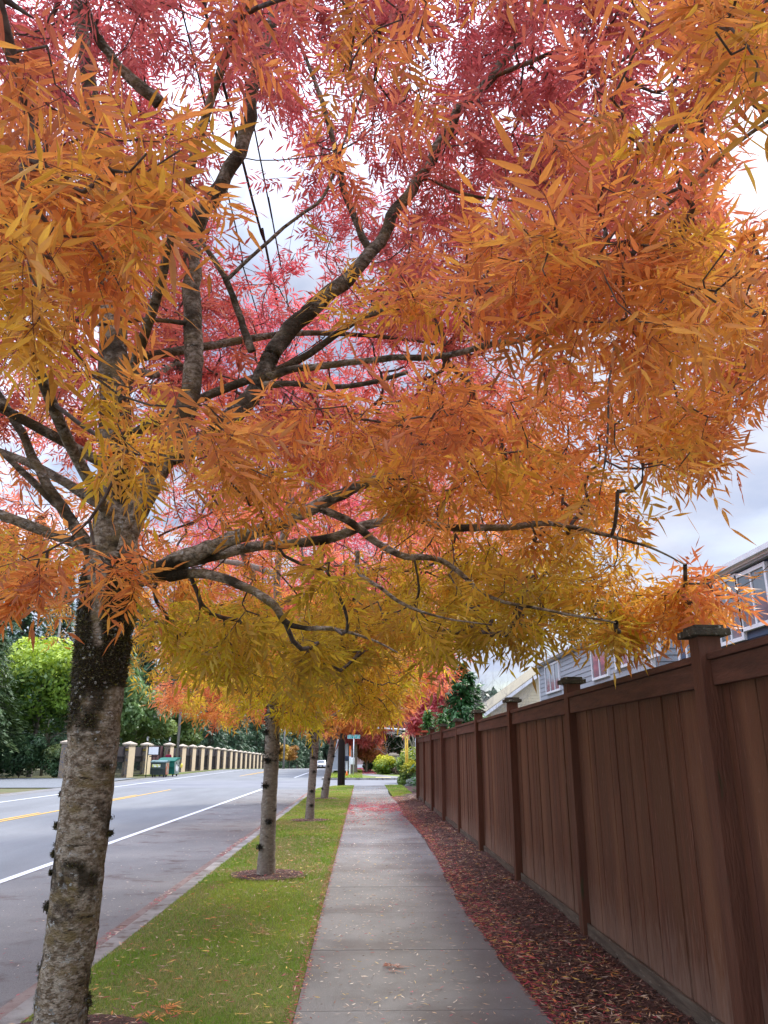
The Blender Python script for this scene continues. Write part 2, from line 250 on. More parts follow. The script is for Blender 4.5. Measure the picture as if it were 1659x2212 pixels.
# far side of the side street
ribbon('far_kerb', -2.6, 60, SIDE1, SIDE1+.18, .0, M['kerb'], n=1, thick=.2)
ribbon('far_verge', lambda y: -2.45, 60, SIDE1+.181, 140, -.005, M['turf'], n=60, nx=6, thick=.2)
fw = lambda y: 2.2-2.6*min(1, max(0, (y-53)/10))**.7-0.5*min(1, max(0, (y-66)/20))
ribbon('far_pavement', lambda y: fw(y)-.15, lambda y: fw(y)+1.35, SIDE1+.2, 135, .004, M['concrete'], n=90)
ribbon('far_road_kerb', -2.62, -2.451, SIDE1+.2, 140, .0, M['kerb'], n=60, thick=.2)
ribbon('tactile_pad', .9, 1.9, SIDE1+.25, SIDE1+1.1, .010, M['tact'], n=2)
# road markings
def mark(name, x0, x1, y0, y1, m): tag(ribbon(name, x0, x1, y0, y1, -.1215, m, n=max(2, int((y1-y0)/3))), kind='structure')
mark('edge_line', -4.86, -4.73, -10, 39.5, M['white']); mark('edge_line', -4.86, -4.73, 58, 200, M['white'])
mark('edge_line', -12.72, -12.6, -10, 400, M['white'])
mark('centre_line', -9.12, -9.02, -10, 39, M['yellow']); mark('centre_line', -9.34, -9.24, -10, 24, M['yellow']); mark('centre_line', -9.34, -9.24, 30, 34, M['yellow'])
mark('centre_line', -9.12, -9.02, 66, 300, M['yellow']); mark('centre_line', -9.34, -9.24, 62, 300, M['yellow'])
ribbon('left_gutter', -15.2, -14.2, 20, 160, -.126, M['shoulder'], n=60)
ribbon('gravel_drive', lambda y: -40, lambda y: -15.2-(y-40)*.02, 41, 57, -.110, M['gravel'], n=14)
ribbon('left_verge', lambda y: -15.2-max(0, 2-(y-66)*.3), lambda y: -15.0, 63, 160, -.07, M['turf'], n=60, thick=.06)
ribbon('red_leaf_drift', -2.4, -1.0, 57, 63, -.112, mat('drift', (.30, .07, .07), .9, (.2, .05, .05), 5), n=3)
# ============ leaf geometry ============
def compound(seed, hi=False, droop=.35, n=4, ll=.088, rl=.15, wd=.0092):
    """one pinnate ash leaf: rachis along +X, leaflets in pairs. returns V, T, shade-id per vertex"""
    r = np.random.default_rng(seed); V = []; T = []; K = []
    def rach(t): return np.array([rl*t, 0, -droop*rl*t*t])
    def leaflet(p, ang, L, roll, k):
        d = np.array([math.cos(ang), math.sin(ang), -.15-.25*r.random()]); d /= np.linalg.norm(d); up = np.array([0, 0, 1.]); s = np.cross(up, d); s /= np.linalg.norm(s); nn = np.cross(d, s)
        s2 = s*math.cos(roll)+nn*math.sin(roll); n2 = -s*math.sin(roll)+nn*math.cos(roll); W = wd*(.85+.3*r.random()); b = len(V); cv = r.uniform(-.02, .16)
        def pt(t, u, f=0): return p+d*L*t+s2*W*u+n2*(f-cv*L*t*t*1.5)
        if hi:
            V.extend([pt(0, 0), pt(.25, 1.0), pt(.25, 0, -.25*W), pt(.25, -1.0), pt(.6, .8), pt(.6, 0, -.25*W), pt(.6, -.8), pt(1, 0)])
            T.extend([(b, b+2, b+1), (b, b+3, b+2), (b+1, b+2, b+5), (b+1, b+5, b+4), (b+2, b+3, b+6), (b+2, b+6, b+5), (b+4, b+5, b+7), (b+5, b+6, b+7)]); K.extend([k]*8)
        else:
            V.extend([pt(0, 0), pt(.42, 1), pt(.42, -1), pt(1, 0)]); T.extend([(b, b+2, b+1), (b+1, b+2, b+3)]); K.extend([k]*4)
    k = 0
    for i in range(n):
        t = .28+.66*i/n
        for s in (1, -1): leaflet(rach(t+.02*r.random()), s*(.75+.3*r.random()), ll*(.8+.3*r.random())*(1-.1*i/n), r.uniform(-.7, .7), r.random()); k += 1
    leaflet(rach(1), r.uniform(-.2, .2), ll*1.1, r.uniform(-.4, .4), r.random())
    if hi:
        b = len(V); V.extend([(0, .0012, 0), (0, -.0012, 0), tuple(rach(.5)+(0, .001, 0)), tuple(rach(.5)-(0, .001, 0)), tuple(rach(1))]); T.extend([(b, b+1, b+2), (b+1, b+3, b+2), (b+2, b+3, b+4)]); K.extend([-1]*5)
    return np.array(V), np.array(T), np.array(K)
TH = [compound(i, True, n=4, ll=.092, rl=.17, wd=.0068, droop=.3+.1*i) for i in range(7)]; TL = [compound(20+i, False, n=3, ll=.094, wd=.0088, rl=.16) for i in range(6)]; TF = [compound(40+i, False, n=2, ll=.15, rl=.13, wd=.02) for i in range(5)]
def place(tmpl, pos, dirs, scale, cols, r, jit=.10, roll=.5):
    """stamp leaf templates; vectorised per variant"""
    n = len(pos); x = nrm(dirs); up = nrm(np.array([0, 0, 1.])+r.normal(0, roll, (n, 3))); y = nrm(np.cross(up, x)); z = np.cross(x, y); var = r.integers(0, len(tmpl), n); VV = []; TT = []; CC = []; off = 0
    for v in range(len(tmpl)):
        V, T, K = tmpl[v]; idx = np.where(var == v)[0]
        if not len(idx): continue
        R = np.stack([x[idx], y[idx], z[idx]], 1)
        W = np.einsum('vj,njk->nvk', V, R)*scale[idx][:, None, None]+pos[idx][:, None, :]
        kk = np.where(K < 0, 0, (K-.5)); c = cols[idx][:, None, :]*(1+kk[None, :, None]*2*jit*3)
        c[..., 1] *= (1+.25*kk[None, :])
        c = np.where((K < 0)[None, :, None], np.array([.14, .05, .04])[None, None, :], c)
        VV.append(W.reshape(-1, 3)); CC.append(c.reshape(-1, 3)); TT.append((T[None]+(np.arange(len(idx))*len(V))[:, None, None]+off).reshape(-1, 3)); off += len(idx)*len(V)
    return np.concatenate(VV), np.concatenate(TT), np.clip(np.concatenate(CC), 0, .95)
PALZ = np.array([1.9, 2.45, 3.0, 3.7, 4.5, 5.4, 6.8]); PALC = np.array([(.56, .43, .03), (.68, .44, .04), (.76, .39, .055), (.80, .30, .075), (.66, .20, .095), (.53, .12, .10), (.45, .085, .09)])
def pal(z, shift=0, r=rng, pz=PALZ, pc=PALC, nj=.35):
    z = z+shift+r.normal(0, nj, len(z)); c = np.stack([np.interp(z, pz, pc[:, k]) for k in range(3)], -1)
    return c*(1+r.normal(0, .10, (len(z), 1)))
def tube(path, rad, k=6, closed=False):
    path = np.asarray(path, float); rad = np.asarray(rad, float); n = len(path); d = np.gradient(path, axis=0); d = nrm(d); ref = np.array([.31, .17, .93]) if abs(d[0][2]) < .8 else np.array([1., .1, .05])
    s = nrm(np.cross(d, ref)); u = np.cross(s, d); a = np.arange(k)*2*math.pi/k
    V = path[:, None, :]+rad[:, None, None]*(np.cos(a)[None, :, None]*s[:, None, :]+np.sin(a)[None, :, None]*u[:, None, :])
    i = np.arange(n-1)[:, None]*k; j = np.arange(k); T = np.stack([i+j, i+(j+1) % k, i+k+(j+1) % k, i+k+j], -1).reshape(-1, 4)
    return V.reshape(-1, 3), T
class Tubes:
    def __init__(s): s.V = []; s.T = []; s.n = 0
    def add(s, path, rad, k=6, disp=0, fr=9):
        V, T = tube(path, rad, k)
        if disp: c = np.repeat(np.asarray(path, float), k, 0); V = c+(V-c)*(1+disp*(fbm(V*fr, 4)-.5))[:, None]
        s.V.append(V); s.T.append(T+s.n); s.n += len(V)
    def build(s, name, m, parent=None, mw=None):
        V = np.concatenate(s.V); c = None
        if mw is not None: f, w_ = mw(V); k = np.clip((w_+f*.75-.88)/.16, 0, 1); k = np.maximum(k, np.clip((f-.62)/.06, 0, 1)*.9); k = np.maximum(k, np.clip((V[:, 2]-2.75)/.6, 0, 1)*np.clip(.35+(f-.45)*3, .1, .85)); c = np.repeat(k[:, None], 3, 1)  # moss mask, plus silhouette darkening of the upper limbs painted into the colour
        return npmesh(name, V, np.concatenate(s.T), m, parent, c, smooth=True)
def spline(pts, n):
    pts = np.asarray(pts, float); t = np.arange(len(pts)); q = np.linspace(0, len(pts)-1, n); out = np.zeros((n, pts.shape[1])); ext = np.vstack([2*pts[0]-pts[1], pts, 2*pts[-1]-pts[-2]])
    for a, tt in enumerate(q):
        i = min(int(tt), len(pts)-2); f = tt-i; p0, p1, p2, p3 = ext[i:i+4]
        out[a] = .5*((2*p1)+(-p0+p2)*f+(2*p0-5*p1+4*p2-p3)*f*f+(-p0+3*p1-3*p2+p3)*f**3)
    return out
def twigs(limb_nodes, limb_r, pts, tb, r, sag=.10, root=None, kmin=4, rmin=.0016, knot=.0026):
    """connect every shoot to the nearest wood that is nearer the trunk; radii grow with what they carry"""
    nodes = [p for p in limb_nodes]; par = [-1]*len(nodes); cost = [0.0]*len(nodes); paths = []
    NA = np.zeros((len(nodes)+len(pts)*7+10, 3)); NC = np.zeros(len(NA)); m = len(nodes); NA[:m] = np.array(nodes); par = list(par)
    d0 = np.array([np.min(np.linalg.norm(NA[:m]-p, axis=1)) for p in pts]); order = np.argsort(d0); ends = np.zeros(len(pts), int); segs = []
    for q in order:
        p = pts[q]; dd = np.linalg.norm(NA[:m]-p, axis=1)+.35*NC[:m]+np.maximum(0, NA[:m, 2]-p[2]-.3)*.3; j = int(np.argmin(dd)); a = NA[j].copy(); L = np.linalg.norm(p-a); n = max(2, min(6, int(L/.14)+1))
        t = np.linspace(0, 1, n+1)[1:]; side = r.normal(0, .10*L, 3); side[2] *= .5
        path = a+(p-a)*t[:, None]+side*np.sin(math.pi*t)[:, None]; path[:, 2] -= sag*L*np.sin(math.pi*t**.8)
        prev = j; ids = [j]
        for u in range(n): NA[m] = path[u]; NC[m] = NC[j]+L*t[u]; par.append(prev); prev = m; ids.append(m); m += 1
        ends[q] = prev; segs.append(ids)
    cnt = np.zeros(m); 
    for e in ends: cnt[e] += 1
    for i in range(m-1, len(limb_nodes)-1, -1):
        if par[i] >= 0: cnt[par[i]] += cnt[i]
    for ids in segs:
        rr = np.maximum(rmin, knot*np.maximum(cnt[ids], .6)**.46); rr[0] = min(rr[0], rr[1]*1.25); tb.add(NA[ids], rr, kmin if rr[0] < .012 else 7)
    dirs = np.array([NA[e]-NA[par[e]] for e in ends]); return nrm(dirs)
def foliage(pts, dirs, r, tm, nl=(5, 9), sc=1.0, shift=0, pz=PALZ, pc=PALC, droop=.25, spread=1.0, lvar=.15, nj=.35):
    n = r.integers(nl[0], nl[1]+1, len(pts)); idx = np.repeat(np.arange(len(pts)), n); m = len(idx)
    d = nrm(dirs[idx]+r.normal(0, spread*.75, (m, 3))+np.array([0, 0, -droop])); p = pts[idx]-dirs[idx]*r.uniform(0, .26, (m, 1))*sc+r.normal(0, .03, (m, 3))
    base = pal(pts[:, 2], shift, r, pz, pc, nj)[idx]*(1+r.normal(0, .07, (m, 1))); s = sc*(1+r.normal(0, lvar, m)).clip(.6, 1.5)
    return p, d, s, base
def inpoly(x, y, poly):
    c = np.zeros(len(x), bool); n = len(poly)
    for i in range(n):
        x1, y1 = poly[i]; x2, y2 = poly[(i+1) % n]
        c ^= ((y1 > y) != (y2 > y)) & (x < (x2-x1)*(y-y1)/((y2-y1) if y2 != y1 else 1e-9)+x1)
    return c
# ============ the near tree ============
def mossw(V):
    px, py, _ = proj(V); f = fbm(V*np.array([9, 9, 6]), 4, 3); w_ = np.zeros(len(V))
    for cx, cy, rx, ry, a in ((172, 1370, 26, 120, 1.6), (258, 1350, 32, 110, 1.9), (218, 1440, 75, 36, 1.9), (160, 1450, 22, 50, 1.1), (190, 1560, 45, 26, .75), (165, 1530, 20, 50, .7), (225, 1655, 35, 22, .7), (163, 1862, 38, 13, .95), (125, 1615, 12, 30, .6), (262, 1000, 30, 90, 1.1), (250, 620, 22, 60, .8), (235, 820, 22, 60, .75), (370, 1238, 40, 30, 1.4), (880, 1120, 30, 20, 1.0), (690, 1165, 22, 16, 1.1), (640, 1340, 60, 30, .8), (265, 1230, 60, 22, .7), (190, 2160, 16, 16, .8), (150, 1570, 15, 60, .5), (240, 1700, 20, 40, .5)): w_ = np.maximum(w_, a*np.exp(-(((px-cx)/rx)**2+((py-cy)/ry)**2)*.7))
    return f, w_
def near_tree():
    r = np.random.default_rng(11); t = empty('ash_tree', (-1.62, 4.85, 0), 'nearest ash tree with thick mossy trunk and orange yellow crown overhead', 'tree', 'ash trees along the verge')
    tb = Tubes(); nodes = []
    def limb(pts, k=12, n=None, disp=.35, fr=11):
        q = [(*P(x, y, Y), rr) for x, y, Y, rr in pts]; n = n or len(pts)*7; s = spline(q, n); s[:, :3] += (np.stack([fbm(s[:, :3]*4+o_, 3) for o_ in (0, 9, 17)], -1)-.5)*np.minimum(.10, s[:, 3:4]*2.2); tb.add(s[:, :3], np.maximum(s[:, 3], .003), k, disp, fr); nodes.extend(s[:, :3]); return s
    q = [(-1.635, 4.84, -.06, .165), (-1.63, 4.85, .05, .145), (-1.63, 4.85, .3, .134)]+[(*P(x, y, 4.86), rr) for x, y, rr in ((155, 2010, .137), (188, 1720, .144), (211, 1500, .150), (224, 1370, .158), (238, 1270, .166), (246, 1180, .15), (250, 1080, .125), (250, 950, .112), (246, 800, .10), (240, 620, .088), (220, 400, .075), (195, 200, .062), (170, 20, .05), (130, -250, .03))]
    s = spline(q, 260); tb.add(s[:, :3], s[:, 3], 44, .22, 14); nodes.extend(s[120::3, :3]); trunk = s
    limb([(262, 1200, 4.86, .075), (300, 1090, 4.85, .085), (355, 985, 4.82, .078), (400, 880, 4.8, .07), (420, 740, 4.78, .066), (414, 580, 4.75, .062), (455, 440, 4.7, .058), (525, 310, 4.66, .052), (560, 150, 4.6, .046), (600, 0, 4.6, .035), (650, -200, 4.6, .02)])
    limb([(350, 1000, 4.83, .05), (440, 950, 4.85, .062), (520, 890, 4.9, .066), (570, 800, 4.95, .066), (600, 745, 5, .064), (650, 690, 5.0, .062), (720, 630, 5.0, .058), (790, 560, 5.0, .05), (860, 450, 5.0, .045), (930, 340, 5, .042), (1000, 240, 5, .04), (1060, 165, 5, .04), (1130, 70, 5, .035), (1200, -40, 5, .03), (1300, -220, 5, .018)])
    limb([(270, 1260, 4.84, .07), (340, 1232, 4.80, .062), (420, 1200, 4.72, .05), (560, 1150, 4.6, .044), (700, 1090, 4.5, .038), (790, 1045, 4.45, .034), (840, 1028, 4.4, .028), (930, 985, 4.3, .018), (1030, 930, 4.2, .01)])
    limb([(345, 1240, 4.80, .045), (430, 1212, 4.78, .036), (560, 1185, 4.8, .032), (690, 1165, 4.8, .03), (790, 1138, 4.8, .032), (880, 1112, 4.8, .03), (960, 1138, 4.8, .026), (1080, 1140, 4.75, .022), (1180, 1132, 4.7, .018), (1290, 1150, 4.6, .013), (1400, 1180, 4.5, .008), (1480, 1220, 4.5, .004)])
    limb([(690, 1100, 4.5, .022), (760, 1130, 4.6, .024), (810, 1170, 4.7, .024), (870, 1200, 4.7, .022), (960, 1215, 4.7, .018), (1060, 1290, 4.7, .012), (1200, 1320, 4.7, .009), (1330, 1345, 4.6, .006)])
    limb([(365, 1240, 4.80, .04), (450, 1242, 4.75, .03), (540, 1272, 4.65, .028), (590, 1310, 4.6, .024), (612, 1345, 4.6, .019), (650, 1356, 4.55, .015), (720, 1357, 4.5, .012), (800, 1380, 4.5, .007), (860, 1410, 4.5, .004)])
    limb([(772, 1190, 4.7, .014), (776, 1235, 4.65, .013), (820, 1270, 4.6, .012), (880, 1310, 4.6, .01), (960, 1335, 4.55, .006), (1060, 1350, 4.5, .004)])
    limb([(215, 1230, 4.84, .05), (175, 1160, 4.83, .042), (125, 1090, 4.8, .036), (80, 1000, 4.75, .031), (25, 900, 4.7, .026), (-60, 780, 4.6, .03), (-200, 620, 4.5, .015)])
    limb([(130, 1100, 4.8, .026), (60, 1030, 4.8, .022), (-20, 960, 4.8, .016), (-140, 900, 4.8, .012)])
    limb([(262, 1190, 4.6, .02), (285, 1120, 4.6, .028), (340, 1040, 4.55, .028), (385, 960, 4.5, .02), (430, 880, 4.45, .01)])
    limb([(575, 812, 4.9, .03), (690, 790, 4.8, .024), (820, 775, 4.65, .022), (940, 772, 4.5, .02), (1070, 745, 4.2, .021), (1180, 718, 4.0, .019), (1290, 680, 3.85, .017), (1400, 650, 3.7, .013), (1530, 625, 3.5, .01), (1670, 598, 3.4, .007)])
    limb([(570, 828, 4.9, .028), (640, 832, 4.8, .02), (710, 838, 4.7, .018), (800, 826, 4.6, .016), (880, 803, 4.5, .013)])
    limb([(545, 760, 4.9, .03), (515, 680, 4.85, .026), (488, 610, 4.8, .022), (450, 540, 4.7, .017), (380, 440, 4.5, .01)])
    limb([(483, 606, 4.79, .014), (560, 540, 4.85, .014), (640, 470, 4.9, .013), (700, 420, 4.9, .012), (745, 300, 4.9, .01), (790, 180, 4.9, .008), (810, 60, 4.9, .005)])
    limb([(1250, 640, 3.8, .004), (1370, 510, 3.5, .009), (1490, 400, 3.4, .011), (1570, 330, 3.3, .011), (1670, 255, 3.2, .01)])
    limb([(345, 230, 4.7, .05), (280, 170, 4.6, .042), (230, 110, 4.5, .036), (190, 20, 4.4, .03), (170, -100, 4.3, .02)])
    limb([(800, 540, 5, .03), (745, 430, 4.97, .028), (728, 330, 4.95, .024), (690, 200, 4.9, .018), (640, 80, 4.9, .01)]); limb([(868, 440, 5, .02), (905, 385, 5.05, .016), (1010, 420, 5.1, .012), (1150, 440, 5.1, .008)])
    limb([(1060, 165, 5, .02), (1130, 140, 4.9, .02), (1220, 110, 4.8, .014), (1330, 140, 4.6, .009)]); limb([(425, 700, 4.78, .02), (330, 690, 4.6, .014), (200, 700, 4.4, .01), (60, 650, 4.2, .006)])
    # boughs out of frame, over the walker and the road
    for az, el, L, z0 in ((-95, 25, 4.2, 3.2), (-140, 20, 4.0, 3.6), (180, 22, 4.4, 3.0), (150, 30, 4.6, 3.3), (95, 35, 3.8, 4.2), (-60, 35, 4.2, 4.0), (-110, 45, 4.4, 4.8), (40, 30, 4.0, 4.4), (10, 35, 3.6, 3.8), (200, 50, 3.4, 5)):
        a = math.radians(az); e = math.radians(el); p0 = trunk[np.argmin(np.abs(trunk[:, 2]-(z0-.3))), :3].copy(); d = np.array([math.cos(a)*math.cos(e), math.sin(a)*math.cos(e), math.sin(e)])
        pts = [(*(p0+d*L*u+np.array([0, 0, -.5*u*u])+r.normal(0, .10, 3)*u), .032*(1-u)**.7+.005) for u in np.linspace(0, 1, 6)]; s2 = spline(pts, 24); tb.add(s2[:, :3], s2[:, 3], 8, .3, 11); nodes.extend(s2[6:, :3])
    # ---- where the shoots sit
    N = 110000; p = np.stack([r.uniform(-6.6, 4.2, N), r.uniform(-1.0, 10.2, N), r.uniform(2.1, 9.6, N)], -1)
    q = ((p[:, 0]+1.3)/4.9)**2+((p[:, 1]-4.7)/5.2)**2+((p[:, 2]-5.0)/4.5)**2; q = np.sqrt(q)+.10*(fbm(p*.9, 3)-.5)*2
    clump = fbm(p*1.5+7, 3, 5); keep = (q < 1) & (r.random(N) < np.where(q > .6, 1.0, .22)) & (clump > .40)
    floor = 2.32+.45*fbm(p*np.array([.8, .8, 0])+3, 2)+.25*np.clip((3.5-p[:, 1])/3, 0, 1); keep &= p[:, 2] > floor
    x, y, d = proj(p); dist = np.linalg.norm(p-C0, axis=1); vis = (d > .1) & (x > -80) & (x < 1740) & (y > -80) & (y < 2212)
    low = np.interp(x, [-80, 0, 150, 200, 330, 400, 600, 900, 1000, 1100, 1200, 1300, 1450, 1540, 1600, 1680], [1320, 1310, 1215, 1190, 1200, 1350, 1390, 1365, 1350, 1340, 1355, 1360, 1335, 1310, 1285, 1100])
    keep &= ~(vis & (y > low))
    notch = inpoly(x, y, [(1760, 820), (1590, 860), (1530, 930), (1540, 1010), (1390, 1010), (1350, 1080), (1400, 1170), (1430, 1235), (1560, 1225), (1760, 1200)]) | inpoly(x, y, [(1740, 120), (1600, 150), (1530, 220), (1530, 420), (1610, 520), (1740, 540)]) | inpoly(x, y, [(1610, 1120), (1590, 1250), (1620, 1340), (1720, 1340), (1720, 1100)])
    keep &= ~(vis & notch)
    def ell(cx, cy, rx, ry, pr): return vis & (((x-cx)/rx)**2+((y-cy)/ry)**2 < 1) & (r.random(N) < pr)
    for e in ((560, 400, 112, 165, .94), (590, 570, 120, 100, .9), (670, 680, 150, 90, .85), (760, 420, 110, 170, .42), (640, 1170, 330, 130, .8), (420, 1080, 170, 130, .7), (220, 1080, 160, 150, .75), (60, 1010, 110, 120, .8), (120, 640, 150, 60, .5), (760, 790, 230, 75, .85), (500, 800, 110, 120, .6), (240, 830, 80, 200, .8), (1180, 770, 170, 90, .55), (1250, 910, 130, 60, .5), (880, 1120, 220, 90, .65), (430, 150, 110, 160, .5), (980, 250, 120, 100, .4), (1330, 960, 90, 60, .4), (1230, 1170, 160, 70, .35)): keep &= ~ell(*e)
    nearm = np.zeros(N, bool)
    for cx, cy, rx, ry in ((200, 420, 330, 240), (60, 700, 200, 200), (700, 130, 260, 180), (1400, 560, 330, 220), (1600, 80, 120, 200), (1050, 900, 260, 120), (300, 60, 300, 120)): nearm |= (((x-cx)/rx)**2+((y-cy)/ry)**2 < 1)
    keep &= ~(vis & (dist < 2.9) & ~nearm); keep &= ~(vis & (dist < 1.15)); keep &= dist > .9
    keep &= ~(vis & (dist < 5.3) & (((x-470)/330)**2+((y-880)/330)**2 < 1) & (r.random(N) < .55)); keep &= ~(vis & (dist < 5.0) & (((x-130)/190)**2+((y-1010)/170)**2 < 1) & (r.random(N) < .75))
    keep &= ~(vis & (r.random(N) > np.interp(dist, [1, 2.8, 4, 5.5, 7], [.30, .36, .55, .85, 1])*np.where(p[:, 2] < 3.2, 1.0, .95)))
    keep &= ~(vis & (np.abs(x-np.interp(y, [350, 700, 1180], [215, 245, 246])) < 48) & (y > 480) & (y < 1190) & (dist < 5.4) & (r.random(N) < .8))
    keep &= vis | (r.random(N) < .22)  # crown outside the view is thinned to let more light in
    p = p[keep]; sel = r.permutation(len(p))[:4250]; p = p[sel]
    ex = []
    for cx, cy, rx, ry, y0, y1, n in ((255, 1215, 85, 25, 3.2, 3.6, 6), (40, 1240, 80, 50, 2.8, 3.4, 7), (560, 1050, 120, 60, 2.7, 3.4, 12), (420, 870, 190, 150, 2.3, 3.4, 13), (820, 930, 170, 60, 2.8, 3.8, 8), (980, 850, 170, 90, 2.6, 3.6, 12), (300, 1020, 60, 60, 3.5, 4, 7), (250, 430, 260, 200, 1.3, 2.3, 24), (90, 400, 160, 260, 1.4, 2.6, 22), (60, 600, 110, 160, 1.4, 2.4, 9), (640, 90, 220, 90, 1.8, 3.0, 7), (1380, 560, 290, 170, 1.7, 2.9, 34), (1200, 600, 200, 110, 2.0, 2.9, 14), (1600, 90, 70, 120, 1.3, 1.8, 7), (850, 630, 90, 40, 3.0, 3.5, 6), (1120, 560, 120, 100, 2.2, 3, 14), (700, 1220, 60, 25, 3.2, 3.7, 5), (870, 1040, 100, 40, 3.0, 3.8, 10),
            (1520, 1275, 80, 35, 4.6, 5.6, 12), (1440, 1320, 110, 38, 4.8, 5.8, 20), (1280, 1345, 170, 22, 4.8, 5.8, 16), (1100, 1350, 120, 22, 4.8, 6, 10), (1470, 960, 80, 30, 4.4, 5.4, 9), (1540, 960, 50, 30, 4.2, 5.0, 6), (480, 1370, 130, 60, 4.8, 6.5, 30), (700, 1400, 200, 50, 5, 7, 40), (930, 1345, 150, 50, 5, 7, 34), (1200, 1300, 200, 60, 5, 7, 40), (380, 1330, 60, 50, 5, 6.5, 12)):
        for _ in range(n):
            a = r.random()*6.283; u = math.sqrt(r.random()); ex.append(P(cx+rx*u*math.cos(a), cy+ry*u*math.sin(a), r.uniform(y0, y1)))
    ex = np.array(ex); p = np.concatenate([p, ex])
    tw = Tubes(); dirs = twigs(np.array(nodes), None, p, tw, r, sag=.13)
    dist = np.linalg.norm(p-C0, axis=1)
    tw.build('branches', M['twig'], t)
    ex_, ey_, _ = proj(p); shf = np.interp(dist, [1.2, 2.5, 4.5, 6], [.55, .75, .2, -.05])+(fbm(p*.75+11, 2, 8)-.5)*2.2-.1
    shf += 1.5*np.exp(-((ex_-120)/230)**2-((ey_-1230)/130)**2)*(dist < 4.5)+1.1*np.exp(-((ex_-1600)/200)**2-((ey_-1280)/110)**2)-.5*((ex_ > 500) & (ex_ < 1350) & (ey_ > 1130))
    nr = dist < 3.7; Vs = []; 
    for msk, tm, nl, sc in ((nr, TH, (5, 8), .96), (~nr, TL, (6, 10), 1.12)):
        dm = dist[msk]; a = foliage(p[msk], dirs[msk], r, tm, nl, sc, shift=shf[msk], droop=.30); Vs.append(place(tm, a[0], a[1], a[2], a[3], r))
    o = 0; VV = []; TT = []; CC = []
    for V, T, C in Vs: VV.append(V); TT.append(T+o); CC.append(C); o += len(V)
    npmesh('crown', np.concatenate(VV), np.concatenate(TT), M['leaf'], t, np.concatenate(CC))
    # moss: collar under the fork, patches and tufts
    mp, mn = [], []
    V, T = tube(trunk[:, :3], trunk[:, 3], 60); cen = np.repeat(trunk[:, :3], 60, 0); nn = nrm(V-cen); V = cen+(V-cen)*(1+.22*(fbm(V*14, 4)-.5))[:, None]; px, py, _ = proj(V); front = (nn@(C0-np.array([-1.62, 4.86, 1.5]))) > -1
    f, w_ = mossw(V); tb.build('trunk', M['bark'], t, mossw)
    ids = np.where((w_+f*.75 > .98) | ((f > .74) & (r.random(len(f)) < .5)))[0]; mossi = r.choice(ids, min(len(ids)*11, 45000)); bp = V[mossi]+r.normal(0, .009, (len(mossi), 3)); bn = nrm(nn[mossi]+r.normal(0, .5, (len(mossi), 3)))
    # stray tufts on the silhouette
    for tx, ty, sz in ((106, 1958, .024), (124, 1784, .015), (238, 1800, .010), (117, 1845, .013), (112, 1885, .010), (134, 1715, .011), (240, 1640, .012), (150, 2130, .0)):
        c = P(tx, ty, 4.86); k = int(60000*sz*.8); bp = np.vstack([bp, c+r.normal(0, sz*.45+.001, (k, 3))]); bn = np.vstack([bn, nrm(r.normal(0, 1, (k, 3)))])
    bn = nrm(bn+r.normal(0, .8, bn.shape)); L = r.uniform(.006, .018, len(bp))[:, None]; s = nrm(np.cross(bn, r.normal(0, 1, bn.shape)))*.0035; Vm = np.stack([bp-bn*.004-s, bp-bn*.004+s, bp+bn*L+r.normal(0, .004, bp.shape)], 1).reshape(-1, 3); c = np.array([.030, .024, .010])+r.random((len(bp), 1))**3*np.array([.10, .09, .0]); npmesh('moss', Vm, np.arange(len(Vm)).reshape(-1, 3), M['moss'], t, np.repeat(c, 3, 0))['kind'] = 'stuff'
    # lichen flakes
    li = r.integers(0, len(V)*6//10, 2200)
    li = li[(fbm(V[li]*6, 2, 9) > .60)]; fp = V[li]+nn[li]*.003; s1 = nrm(np.cross(nn[li], r.normal(0, 1, (len(li), 3)))); s2 = np.cross(nn[li], s1); sz = r.uniform(.003, .013, (len(li), 1)); a = np.arange(6)*math.pi/3
    Vf = np.concatenate([(fp+nn[li]*.003)[:, None], fp[:, None]+(np.cos(a)[None, :, None]*s1[:, None]+np.sin(a)[None, :, None]*s2[:, None])*sz[:, None]*r.uniform(.3, 1.3, (len(li), 6, 1))+nn[li][:, None]*r.uniform(0, .005, (len(li), 6, 1))], 1); T = np.array([(0, 1+i, 1+(i+1) % 6) for i in range(6)]); TT = (T[None]+(np.arange(len(li))*7)[:, None, None]).reshape(-1, 3); c = np.array([.30, .30, .26])*r.uniform(.5, 1.1, (len(li), 1))
    npmesh('lichen', Vf.reshape(-1, 3), TT, M['moss'], t, np.repeat(c, 7, 0))['kind'] = 'stuff'
    return t
near_tree()
